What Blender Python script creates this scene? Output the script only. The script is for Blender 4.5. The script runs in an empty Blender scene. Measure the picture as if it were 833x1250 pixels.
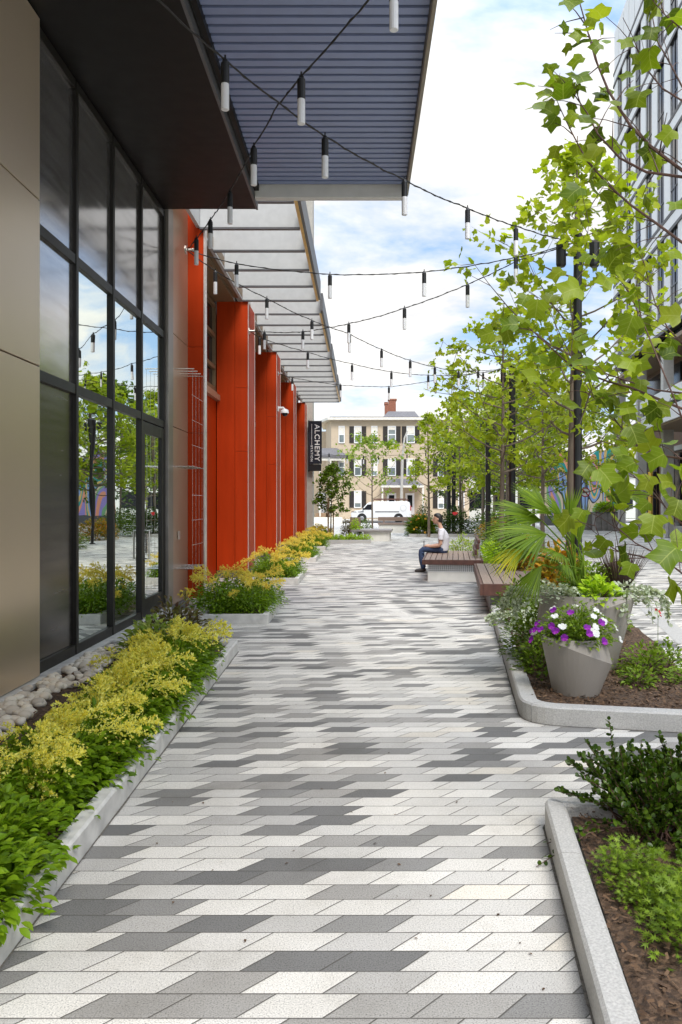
import bpy, bmesh, math, random
import numpy as np
from mathutils import Vector, Matrix

R = math.radians
random.seed(7)
rng = np.random.default_rng(7)
scn = bpy.context.scene
COL = scn.collection
F0, VX, VY, H = 972.0, 442.0, 614.0, 1.54      # the lens in photo pixels, where the path runs to, eye height


def P(x, y, Y):
    return Vector(((x - VX) / F0 * Y, Y, H - (y - VY) / F0 * Y))


def G(x, y, z=0.0):
    Y = (H - z) * F0 / (y - VY)
    return Vector(((x - VX) / F0 * Y, Y, z))


# ------------------------------------------------------------------ materials
def newmat(name):
    m = bpy.data.materials.new(name)
    m.use_nodes = True
    nt = m.node_tree
    return m, nt, nt.nodes['Principled BSDF'], nt.nodes, nt.links


def ramp(N, stops, interp='LINEAR'):
    r = N.new('ShaderNodeValToRGB')
    r.color_ramp.interpolation = interp
    e = r.color_ramp.elements
    while len(e) < len(stops):
        e.new(0.5)
    for k, (p, c) in enumerate(stops):
        e[k].position = p
        e[k].color = (*c[:3], 1)
    return r


def simple(name, c, rough=0.5, metal=0.0, var=0.12, scale=6.0, bump=0.0, bscale=80.0, spec=0.5, stretch=None, coat=0.0):
    """a base colour with a mottled variation, a little roughness break-up and a fine bump"""
    m, nt, b, N, L = newmat(name)
    tc = N.new('ShaderNodeTexCoord')
    mp = N.new('ShaderNodeMapping')
    L.new(tc.outputs['Object'], mp.inputs[0])
    if stretch:
        mp.inputs['Scale'].default_value = stretch
    n = N.new('ShaderNodeTexNoise')
    n.inputs['Scale'].default_value = scale
    n.inputs['Detail'].default_value = 6
    L.new(mp.outputs[0], n.inputs['Vector'])
    lo = tuple(max(0, v * (1 - var)) for v in c)
    hi = tuple(min(1, v * (1 + var)) for v in c)
    r = ramp(N, [(0.3, lo), (0.7, hi)])
    L.new(n.outputs[0], r.inputs[0])
    L.new(r.outputs[0], b.inputs['Base Color'])
    mr = N.new('ShaderNodeMapRange')
    mr.inputs[3].default_value = max(0.02, rough - 0.08)
    mr.inputs[4].default_value = min(1, rough + 0.08)
    L.new(n.outputs[0], mr.inputs[0])
    L.new(mr.outputs[0], b.inputs['Roughness'])
    b.inputs['Metallic'].default_value = metal
    b.inputs['Specular IOR Level'].default_value = spec
    b.inputs['Coat Weight'].default_value = coat
    if bump:
        n2 = N.new('ShaderNodeTexNoise')
        n2.inputs['Scale'].default_value = bscale
        n2.inputs['Detail'].default_value = 4
        L.new(mp.outputs[0], n2.inputs['Vector'])
        bp = N.new('ShaderNodeBump')
        bp.inputs['Strength'].default_value = bump
        bp.inputs['Distance'].default_value = 0.01
        L.new(n2.outputs[0], bp.inputs['Height'])
        L.new(bp.outputs[0], b.inputs['Normal'])
    return m


def leafmat(name, stops, trans=0.35, rough=0.45, tmul=1.5, veins=False):
    """leaves: every leaf (mesh island) takes its own colour from the ramp, light passes through"""
    m, nt, b, N, L = newmat(name)
    g = N.new('ShaderNodeNewGeometry')
    k = len(stops)
    r = ramp(N, [(i / max(1, k - 1), c) for i, c in enumerate(stops)])
    L.new(g.outputs['Random Per Island'], r.inputs[0])
    if veins:
        def mt(op, a, b_, c=None):
            n = N.new('ShaderNodeMath')
            n.operation = op
            for k, v in enumerate((a, b_, c)):
                if isinstance(v, (int, float)):
                    n.inputs[k].default_value = v
                elif v is not None:
                    L.new(v, n.inputs[k])
            return n.outputs[0]
        at_ = N.new('ShaderNodeAttribute')
        at_.attribute_name = 'leaf_xy'
        sp = N.new('ShaderNodeSeparateXYZ')
        L.new(at_.outputs['Vector'], sp.inputs[0])
        ax_ = mt('ABSOLUTE', sp.outputs[0], 0.0)
        mid = mt('LESS_THAN', ax_, 0.016)
        sv = mt('FRACT', mt('MULTIPLY', mt('SUBTRACT', sp.outputs[1], mt('MULTIPLY', ax_, 0.85)), 5.0), 0.0)
        sd_ = mt('MULTIPLY', mt('LESS_THAN', sv, 0.085), 0.6)
        vm = N.new('ShaderNodeMix')
        vm.data_type = 'RGBA'
        L.new(mt('MULTIPLY', mt('MAXIMUM', mid, sd_), 0.55), vm.inputs[0])
        L.new(r.outputs[0], vm.inputs[6])
        vm.inputs[7].default_value = (0.38, 0.43, 0.10, 1)
        nz_ = N.new('ShaderNodeTexNoise')
        nz_.inputs['Scale'].default_value = 40
        vm2 = N.new('ShaderNodeMix')
        vm2.data_type = 'RGBA'
        vm2.blend_type = 'MULTIPLY'
        vm2.inputs[0].default_value = 1
        mr_ = N.new('ShaderNodeMapRange')
        mr_.inputs[3].default_value = 0.72
        mr_.inputs[4].default_value = 1.25
        L.new(nz_.outputs[0], mr_.inputs[0])
        L.new(vm.outputs[2], vm2.inputs[6])
        L.new(mr_.outputs[0], vm2.inputs[7])

        class _O:
            outputs = [vm2.outputs[2]]
        r = _O
    L.new(r.outputs[0], b.inputs['Base Color'])
    b.inputs['Roughness'].default_value = rough
    b.inputs['Specular IOR Level'].default_value = 0.22
    t = N.new('ShaderNodeBsdfTranslucent')
    mu = N.new('ShaderNodeMix')
    mu.data_type = 'RGBA'
    mu.blend_type = 'MULTIPLY'
    mu.inputs[0].default_value = 1
    L.new(r.outputs[0], mu.inputs[6])
    mu.inputs[7].default_value = (tmul, tmul * 1.05, tmul * 0.5, 1)
    L.new(mu.outputs[2], t.inputs[0])
    mx = N.new('ShaderNodeMixShader')
    mx.inputs[0].default_value = trans
    L.new(b.outputs[0], mx.inputs[1])
    L.new(t.outputs[0], mx.inputs[2])
    L.new(mx.outputs[0], N['Material Output'].inputs[0])
    return m


def paver_mat():
    m, nt, b, N, L = newmat('parallelogram pavers')
    RH, PL, SK = 0.119, 0.262, 0.94

    def math_(op, a, b_=None, c=None):
        n = N.new('ShaderNodeMath')
        n.operation = op
        for k, v in enumerate((a, b_, c)):
            if v is None:
                continue
            if isinstance(v, (int, float)):
                n.inputs[k].default_value = v
            else:
                L.new(v, n.inputs[k])
        return n.outputs[0]
    geo = N.new('ShaderNodeNewGeometry')
    sp = N.new('ShaderNodeSeparateXYZ')
    L.new(geo.outputs['Position'], sp.inputs[0])
    X, Y = sp.outputs[0], sp.outputs[1]
    ry = math_('DIVIDE', Y, RH)
    row = math_('FLOOR', ry)
    fy = math_('FRACT', ry)
    wr = N.new('ShaderNodeTexWhiteNoise')
    wr.noise_dimensions = '1D'
    L.new(row, wr.inputs['W'])
    off = math_('ADD', math_('MULTIPLY', row, -0.019), math_('MULTIPLY', wr.outputs[0], 0.04))
    u = math_('SUBTRACT', math_('SUBTRACT', X, math_('MULTIPLY', fy, RH * SK)), off)
    uc = math_('DIVIDE', u, PL)
    colm = math_('FLOOR', uc)
    fu = math_('FRACT', uc)
    cx = N.new('ShaderNodeCombineXYZ')
    L.new(colm, cx.inputs[0])
    L.new(row, cx.inputs[1])
    wn = N.new('ShaderNodeTexWhiteNoise')
    wn.noise_dimensions = '2D'
    L.new(cx.outputs[0], wn.inputs['Vector'])
    lf = N.new('ShaderNodeTexNoise')
    lf.inputs['Scale'].default_value = 0.28
    lf.inputs['Detail'].default_value = 2
    L.new(cx.outputs[0], lf.inputs['Vector'])
    val = math_('ADD', math_('MULTIPLY', wn.outputs[0], 0.66), math_('MULTIPLY', math_('SUBTRACT', lf.outputs[0], 0.30), 0.9))
    cr = ramp(N, [(0.0, (0.645, 0.60, 0.525)), (0.15, (0.635, 0.61, 0.565)), (0.40, (0.565, 0.545, 0.51)), (0.52, (0.435, 0.42, 0.396)),
                  (0.635, (0.315, 0.302, 0.282)), (0.71, (0.225, 0.219, 0.209)), (0.785, (0.155, 0.152, 0.147))], 'CONSTANT')
    L.new(val, cr.inputs[0])
    # second white noise: little tone differences between pavers of one kind
    wn2 = N.new('ShaderNodeTexWhiteNoise')
    wn2.noise_dimensions = '2D'
    cx2 = N.new('ShaderNodeCombineXYZ')
    L.new(math_('ADD', colm, 31.7), cx2.inputs[0])
    L.new(math_('ADD', row, 11.3), cx2.inputs[1])
    L.new(cx2.outputs[0], wn2.inputs['Vector'])
    tone = math_('ADD', math_('MULTIPLY', wn2.outputs[0], 0.16), 0.92)
    # granite speckle
    sk = N.new('ShaderNodeTexNoise')
    sk.inputs['Scale'].default_value = 190
    sk.inputs['Detail'].default_value = 3
    L.new(geo.outputs['Position'], sk.inputs['Vector'])
    skr = ramp(N, [(0.28, (0.34, 0.34, 0.34)), (0.45, (0.90, 0.90, 0.90)), (0.56, (1.0, 1.0, 1.0)), (0.70, (1.2, 1.2, 1.18))])
    L.new(sk.outputs[0], skr.inputs[0])
    # wear and dust patches
    du = N.new('ShaderNodeTexNoise')
    du.inputs['Scale'].default_value = 1.7
    du.inputs['Detail'].default_value = 8
    du.inputs['Roughness'].default_value = 0.7
    L.new(geo.outputs['Position'], du.inputs['Vector'])
    dur = ramp(N, [(0.28, (0.78, 0.765, 0.74)), (0.45, (0.96, 0.955, 0.945)), (0.62, (1.05, 1.05, 1.05))])
    L.new(du.outputs[0], dur.inputs[0])

    def mul(a, b_):
        n = N.new('ShaderNodeMix')
        n.data_type = 'RGBA'
        n.blend_type = 'MULTIPLY'
        n.inputs[0].default_value = 1
        L.new(a, n.inputs[6])
        L.new(b_, n.inputs[7])
        return n.outputs[2]
    c = mul(mul(mul(cr.outputs[0], tone), skr.outputs[0]), dur.outputs[0])
    # joints
    jy = math_('MULTIPLY', math_('MINIMUM', fy, math_('SUBTRACT', 1.0, fy)), RH)
    ju = math_('MULTIPLY', math_('MINIMUM', fu, math_('SUBTRACT', 1.0, fu)), PL * 0.72)
    jd = math_('MINIMUM', jy, ju)
    mr = N.new('ShaderNodeMapRange')
    mr.inputs[1].default_value = 0.0013
    mr.inputs[2].default_value = 0.0034
    L.new(jd, mr.inputs[0])
    mx = N.new('ShaderNodeMix')
    mx.data_type = 'RGBA'
    mx.inputs[6].default_value = (0.075, 0.069, 0.06, 1)
    L.new(mr.outputs[0], mx.inputs[0])
    L.new(c, mx.inputs[7])
    L.new(mx.outputs[2], b.inputs['Base Color'])
    b.inputs['Roughness'].default_value = 0.72
    b.inputs['Specular IOR Level'].default_value = 0.35
    mr2 = N.new('ShaderNodeMapRange')
    mr2.inputs[1].default_value = 0.0
    mr2.inputs[2].default_value = 0.006
    L.new(jd, mr2.inputs[0])
    hgt = math_('ADD', mr2.outputs[0], math_('MULTIPLY', sk.outputs[0], 0.25))
    hgt = math_('ADD', hgt, math_('MULTIPLY', wn2.outputs[0], 0.3))
    bp = N.new('ShaderNodeBump')
    bp.inputs['Strength'].default_value = 0.35
    bp.inputs['Distance'].default_value = 0.004
    L.new(hgt, bp.inputs['Height'])
    L.new(bp.outputs[0], b.inputs['Normal'])
    return m


def glass_mat(name, tint, refl=0.8, rough=0.004, wave=0.012):
    """coated window glass: a mirror-like coat, the rest of the light passes through"""
    m, nt, b, N, L = newmat(name)
    N.remove(b)
    gl = N.new('ShaderNodeBsdfGlossy')
    gl.inputs['Color'].default_value = (*tint, 1)
    gl.inputs['Roughness'].default_value = rough
    tr = N.new('ShaderNodeBsdfTransparent')
    tr.inputs[0].default_value = (0.5, 0.55, 0.52, 1)
    mx = N.new('ShaderNodeMixShader')
    mx.inputs[0].default_value = refl
    L.new(tr.outputs[0], mx.inputs[1])
    L.new(gl.outputs[0], mx.inputs[2])
    L.new(mx.outputs[0], N['Material Output'].inputs[0])
    if wave:
        tc = N.new('ShaderNodeTexCoord')
        n = N.new('ShaderNodeTexNoise')
        n.inputs['Scale'].default_value = 1.6
        n.inputs['Detail'].default_value = 1
        L.new(tc.outputs['Object'], n.inputs['Vector'])
        bp = N.new('ShaderNodeBump')
        bp.inputs['Strength'].default_value = wave
        bp.inputs['Distance'].default_value = 0.3
        L.new(n.outputs[0], bp.inputs['Height'])
        L.new(bp.outputs[0], gl.inputs['Normal'])
    return m


def mulch_mat():
    m, nt, b, N, L = newmat('bark mulch')
    tc = N.new('ShaderNodeTexCoord')
    v = N.new('ShaderNodeTexVoronoi')
    v.inputs['Scale'].default_value = 55
    n = N.new('ShaderNodeTexNoise')
    n.inputs['Scale'].default_value = 30
    n.inputs['Detail'].default_value = 8
    L.new(tc.outputs['Object'], v.inputs['Vector'])
    L.new(tc.outputs['Object'], n.inputs['Vector'])
    r = ramp(N, [(0.0, (0.026, 0.015, 0.009)), (0.5, (0.075, 0.043, 0.024)), (1.0, (0.15, 0.09, 0.052))])
    L.new(v.outputs['Color'], r.inputs[0])
    L.new(r.outputs[0], b.inputs['Base Color'])
    b.inputs['Roughness'].default_value = 0.9
    bp = N.new('ShaderNodeBump')
    bp.inputs['Strength'].default_value = 1
    bp.inputs['Distance'].default_value = 0.03
    L.new(n.outputs[0], bp.inputs['Height'])
    L.new(bp.outputs[0], b.inputs['Normal'])
    return m


def mural_mat():
    m, nt, b, N, L = newmat('painted mural')
    tc = N.new('ShaderNodeTexCoord')
    mp = N.new('ShaderNodeMapping')
    mp.inputs['Scale'].default_value = (0.42, 1, 0.13)
    L.new(tc.outputs['Object'], mp.inputs[0])
    w = N.new('ShaderNodeTexNoise')
    w.inputs['Scale'].default_value = 1.0
    w.inputs['Detail'].default_value = 0.5
    w.inputs['Distortion'].default_value = 1.6
    L.new(mp.outputs[0], w.inputs['Vector'])
    f = N.new('ShaderNodeMath')
    f.operation = 'MULTIPLY'
    f.inputs[1].default_value = 3.0
    L.new(w.outputs[0], f.inputs[0])
    g = N.new('ShaderNodeMath')
    g.operation = 'FRACT'
    L.new(f.outputs[0], g.inputs[0])
    r = ramp(N, [(0.0, (0.30, 0.24, 0.58)), (0.14, (0.80, 0.33, 0.20)), (0.28, (0.02, 0.32, 0.29)), (0.40, (0.72, 0.48, 0.15)),
                 (0.52, (0.24, 0.36, 0.62)), (0.66, (0.04, 0.05, 0.06)), (0.72, (0.66, 0.54, 0.38)), (0.86, (0.20, 0.40, 0.20))], 'CONSTANT')
    L.new(g.outputs[0], r.inputs[0])
    L.new(r.outputs[0], b.inputs['Base Color'])
    b.inputs['Roughness'].default_value = 0.6
    return m


M = {}
M['pavers'] = paver_mat()
M['asphalt'] = simple('asphalt', (0.06, 0.06, 0.062), 0.85, bump=0.3)
M['sidewalk'] = simple('sidewalk concrete', (0.5, 0.48, 0.44), 0.8, bump=0.2)
M['granite'] = simple('grey granite kerb', (0.41, 0.40, 0.38), 0.7, var=0.22, scale=120, bump=0.25, bscale=160)
M['concrete'] = simple('pale concrete kerb', (0.56, 0.545, 0.51), 0.75, var=0.16, scale=9, bump=0.25, bscale=60)
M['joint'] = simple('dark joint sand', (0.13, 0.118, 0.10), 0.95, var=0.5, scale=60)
M['mulch'] = mulch_mat()
M['chip'] = leafmat('bark chips', [(0.035, 0.02, 0.012), (0.095, 0.054, 0.03), (0.17, 0.105, 0.062), (0.055, 0.032, 0.019)], 0.0, 0.85)
M['pebble'] = leafmat('river pebbles', [(0.74, 0.66, 0.52), (0.60, 0.54, 0.45), (0.82, 0.76, 0.64), (0.70, 0.60, 0.47), (0.50, 0.45, 0.38)], 0.0, 0.6)
def panel_mat():
    m, nt, b, N, L = newmat('champagne metal panel')
    b.inputs['Base Color'].default_value = (0.70, 0.565, 0.41, 1)
    b.inputs['Metallic'].default_value = 0.62
    b.inputs['Roughness'].default_value = 0.31
    return m


M['panel'] = panel_mat()
M['backing'] = simple('dark wall backing', (0.012, 0.011, 0.01), 0.8)
M['tan'] = simple('fin tinted tan metal', (0.46, 0.31, 0.21), 0.34, metal=0.35, var=0.03)  # brownish metal, the red fin's reflection is put into its base colour
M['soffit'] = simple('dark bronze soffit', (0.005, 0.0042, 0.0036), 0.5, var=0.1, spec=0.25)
M['brown'] = simple('brown soffit board', (0.20, 0.13, 0.07), 0.5)
M['red'] = simple('orange red metal panel', (0.43, 0.036, 0.002), 0.5, var=0.10, scale=3, spec=0.18, stretch=(2.5, 2.5, 0.25))
M['trim'] = simple('bright edge trim', (0.8, 0.7, 0.66), 0.35, metal=0.5)
M['mullion'] = simple('bronze window frame', (0.017, 0.0145, 0.012), 0.45, metal=0.2, var=0.06)
M['frame_grey'] = simple('grey anodised frame', (0.32, 0.29, 0.26), 0.38, metal=0.6)
M['mirror'] = glass_mat('coated window glass', (0.88, 0.93, 0.88), 0.88, wave=0.006)
M['spandrel'] = simple('brushed spandrel glass', (0.52, 0.50, 0.49), 0.14, metal=0.9, var=0.2, scale=1.5, stretch=(1, 1, 8))
M['spandrel_dark'] = simple('dark brushed spandrel', (0.17, 0.155, 0.145), 0.24, metal=0.9, var=0.25, scale=1.2, stretch=(1, 1, 14))
M['slat'] = simple('sky tinted louvre slat', (0.215, 0.26, 0.42), 0.42, var=0.04)  # blue of the reflected sky is put into the slat colour
M['beam'] = simple('pale grey steel beam', (0.62, 0.61, 0.58), 0.5, var=0.06)
M['bronze_beam'] = simple('olive bronze fascia', (0.22, 0.19, 0.14), 0.45)
M['galv'] = simple('galvanised steel blade', (0.50, 0.505, 0.50), 0.5, metal=0.1, var=0.05, scale=9)
M['dark_grey'] = simple('dark grey metal', (0.10, 0.10, 0.105), 0.45)
M['gold'] = simple('amber flange', (0.72, 0.48, 0.16), 0.4, metal=0.3)
M['grey_col'] = simple('grey column cladding', (0.43, 0.41, 0.37), 0.6, var=0.08)
M['white_wall'] = simple('pale panel cladding', (0.68, 0.68, 0.665), 0.55, var=0.03)
M['black'] = simple('black painted steel', (0.012, 0.012, 0.013), 0.42)
M['cable'] = simple('black cable', (0.02, 0.018, 0.016), 0.6)
M['steel'] = simple('stainless steel', (0.62, 0.60, 0.56), 0.28, metal=1.0)
M['frost'] = simple('frosted white tube', (0.70, 0.70, 0.71), 0.3, var=0.04)
M['navy'] = simple('dark navy sign face', (0.012, 0.014, 0.025), 0.4)
M['white'] = simple('white paint', (0.80, 0.80, 0.79), 0.4, var=0.03)
M['beige'] = simple('beige house siding', (0.52, 0.42, 0.30), 0.7, var=0.05, scale=3)
M['cream'] = simple('cream house trim', (0.74, 0.70, 0.62), 0.6)
M['slate'] = simple('grey roof shingle', (0.13, 0.125, 0.13), 0.8, var=0.25, scale=8)
M['shutter'] = simple('dark brown shutter', (0.028, 0.022, 0.018), 0.5)
M['brick'] = simple('red chimney brick', (0.26, 0.10, 0.06), 0.85, var=0.35, scale=10)
M['pane'] = simple('dim window pane', (0.16, 0.19, 0.19), 0.08, var=0.5, scale=0.6, spec=0.8)
M['pane_dark'] = simple('dark tinted pane', (0.010, 0.011, 0.016), 0.12, var=0.3, scale=0.5, spec=0.3)
M['tyre'] = simple('tyre rubber', (0.015, 0.015, 0.015), 0.8)
M['rim'] = simple('wheel rim', (0.4, 0.4, 0.4), 0.4, metal=0.7)
M['red_lens'] = simple('red lamp lens', (0.45, 0.02, 0.02), 0.25)
M['clear_lens'] = simple('clear lamp lens', (0.7, 0.7, 0.72), 0.15)
M['wood'] = simple('weathered bench wood', (0.23, 0.165, 0.13), 0.6, var=0.28, scale=5, stretch=(18, 1, 18), bump=0.2, bscale=30)
M['wood_red'] = simple('red brown bench wood', (0.10, 0.042, 0.03), 0.5, var=0.25, scale=6, stretch=(3, 3, 1))
M['bench_base'] = simple('pale bench base', (0.72, 0.70, 0.65), 0.65, var=0.06)
M['pot'] = simple('grey fibre pot', (0.27, 0.245, 0.215), 0.6, var=0.05, scale=3, bump=0.25, bscale=280)
M['bark'] = simple('tree bark', (0.15, 0.115, 0.085), 0.9, var=0.35, scale=10, stretch=(1, 1, 0.3), bump=0.6, bscale=35)
M['twig'] = simple('brown twig bark', (0.085, 0.042, 0.03), 0.7, var=0.3, scale=20)
M['stake'] = simple('wooden tree stake', (0.30, 0.20, 0.12), 0.8)
M['leaf_tulip'] = leafmat('tulip tree leaves', [(0.26, 0.33, 0.014), (0.36, 0.42, 0.025), (0.17, 0.24, 0.012), (0.42, 0.46, 0.045)], 0.48, 0.4, 1.4)
M['leaf_near'] = leafmat('near tulip leaves', [(0.10, 0.165, 0.006), (0.17, 0.245, 0.009), (0.25, 0.325, 0.014), (0.06, 0.10, 0.005), (0.30, 0.35, 0.02)], 0.42, 0.42, 1.4, veins=True)
M['leaf_pale'] = leafmat('pale young leaves', [(0.20, 0.28, 0.035), (0.14, 0.22, 0.025), (0.28, 0.33, 0.05)], 0.42, 0.5, 1.5)
M['leaf_mid'] = leafmat('mid green leaves', [(0.085, 0.145, 0.010), (0.13, 0.20, 0.014), (0.05, 0.09, 0.008)], 0.35)
M['leaf_dark'] = leafmat('dark green leaves', [(0.028, 0.055, 0.008), (0.045, 0.085, 0.010), (0.07, 0.12, 0.014)], 0.25)
M['leaf_box'] = leafmat('glossy boxwood leaves', [(0.020, 0.048, 0.005), (0.045, 0.085, 0.008), (0.075, 0.125, 0.010), (0.028, 0.06, 0.006)], 0.18, 0.3)
M['leaf_gera'] = leafmat('soft palmate leaves', [(0.13, 0.21, 0.016), (0.18, 0.27, 0.02), (0.08, 0.14, 0.012), (0.24, 0.33, 0.03)], 0.3)
M['leaf_ast'] = leafmat('astilbe leaflets', [(0.105, 0.20, 0.008), (0.16, 0.27, 0.010), (0.21, 0.32, 0.015), (0.06, 0.125, 0.006)], 0.35, 0.42)
M['plume'] = leafmat('yellow plumes', [(0.90, 0.80, 0.13), (0.92, 0.87, 0.26), (0.80, 0.66, 0.07), (0.62, 0.64, 0.12), (0.88, 0.86, 0.32)], 0.4, 0.7, 1.2)
M['plume_or'] = leafmat('amber plumes', [(0.86, 0.74, 0.12), (0.88, 0.82, 0.22), (0.82, 0.52, 0.08), (0.84, 0.82, 0.26)], 0.4, 0.7, 1.2)
M['leaf_varieg'] = leafmat('variegated leaves', [(0.42, 0.48, 0.10), (0.20, 0.32, 0.04), (0.52, 0.55, 0.16)], 0.3)
M['leaf_bronze'] = leafmat('bronze leaves', [(0.12, 0.12, 0.04), (0.10, 0.05, 0.035), (0.22, 0.22, 0.06), (0.16, 0.10, 0.05)], 0.25)
M['leaf_lime'] = leafmat('lime leaves', [(0.30, 0.46, 0.02), (0.42, 0.56, 0.03), (0.22, 0.36, 0.02)], 0.35)
M['leaf_silver'] = leafmat('silver leaves', [(0.42, 0.47, 0.36), (0.55, 0.58, 0.46), (0.28, 0.34, 0.22)], 0.25, 0.7, 1.1)
M['leaf_orange'] = leafmat('orange and green leaves', [(0.60, 0.17, 0.02), (0.12, 0.16, 0.02), (0.52, 0.28, 0.03), (0.07, 0.12, 0.02)], 0.3)
M['leaf_purple'] = leafmat('dark purple grass blades', [(0.05, 0.03, 0.035), (0.10, 0.06, 0.05), (0.06, 0.05, 0.03)], 0.1)
M['palm'] = leafmat('fan palm green', [(0.10, 0.175, 0.010), (0.15, 0.23, 0.012), (0.06, 0.11, 0.008), (0.23, 0.31, 0.02)], 0.35, 0.4)
M['palm_y'] = leafmat('fan palm yellowing', [(0.60, 0.52, 0.03), (0.46, 0.47, 0.03), (0.34, 0.40, 0.03)], 0.4, 0.45, 1.2)
M['petal_w'] = leafmat('white petals', [(0.82, 0.82, 0.80), (0.74, 0.74, 0.76)], 0.3, 0.6, 1.0)
M['petal_p'] = leafmat('violet petals', [(0.22, 0.015, 0.32), (0.12, 0.01, 0.22), (0.34, 0.03, 0.40)], 0.25, 0.6, 1.0)
M['petal_o'] = leafmat('orange petals', [(0.72, 0.25, 0.03), (0.78, 0.50, 0.05)], 0.25, 0.6, 1.0)
M['petal_r'] = leafmat('red petals', [(0.62, 0.03, 0.02), (0.5, 0.03, 0.05)], 0.2, 0.6, 1.0)
M['skin'] = simple('skin', (0.50, 0.29, 0.20), 0.5, var=0.05)
M['hair'] = simple('black hair', (0.012, 0.010, 0.009), 0.5)
M['shirt'] = simple('pale grey cotton', (0.55, 0.54, 0.57), 0.85, var=0.06, scale=20)
M['jeans'] = simple('blue denim', (0.03, 0.05, 0.11), 0.85, var=0.2, scale=30)
M['shoe'] = simple('dark brown leather', (0.03, 0.02, 0.016), 0.5)
M['mural'] = mural_mat()
M['storewood'] = simple('dark brown timber panels', (0.12, 0.055, 0.028), 0.5, var=0.3, scale=4, stretch=(1, 8, 1))
M['yellow'] = simple('yellow painted panel', (0.70, 0.42, 0.03), 0.5)
M['planter_grey'] = simple('grey timber planter', (0.24, 0.22, 0.21), 0.7, var=0.2)
M['bollard'] = simple('brushed bollard steel', (0.42, 0.40, 0.40), 0.4, metal=0.6)


# ------------------------------------------------------------------ objects
def link(o, parent=None):
    COL.objects.link(o)
    if parent:
        o.parent = parent
    return o


def tag(o, label=None, cat=None, group=None, kind=None):
    if label:
        o['label'] = label
    if cat:
        o['category'] = cat
    if group:
        o['group'] = group
    if kind:
        o['kind'] = kind
    return o


def thing(name, label, cat, loc=(0, 0, 0), rz=0.0, group=None):
    o = bpy.data.objects.new(name, None)
    o.empty_display_size = 0.2
    link(o)
    o.location = loc
    o.rotation_euler = (0, 0, rz)
    return tag(o, label, cat, group)


def dup(o, loc, rz=0.0, label=None, group=None, scale=1.0):
    c = o.copy()
    link(c)
    c.location = loc
    c.rotation_euler = (0, 0, rz)
    c.scale = (scale, scale, scale)
    if label:
        c['label'] = label
    if group:
        c['group'] = group
    for ch in list(o.children):
        d = ch.copy()
        link(d, c)
        for g in list(ch.children):
            link(g.copy(), d)
    return c


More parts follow.
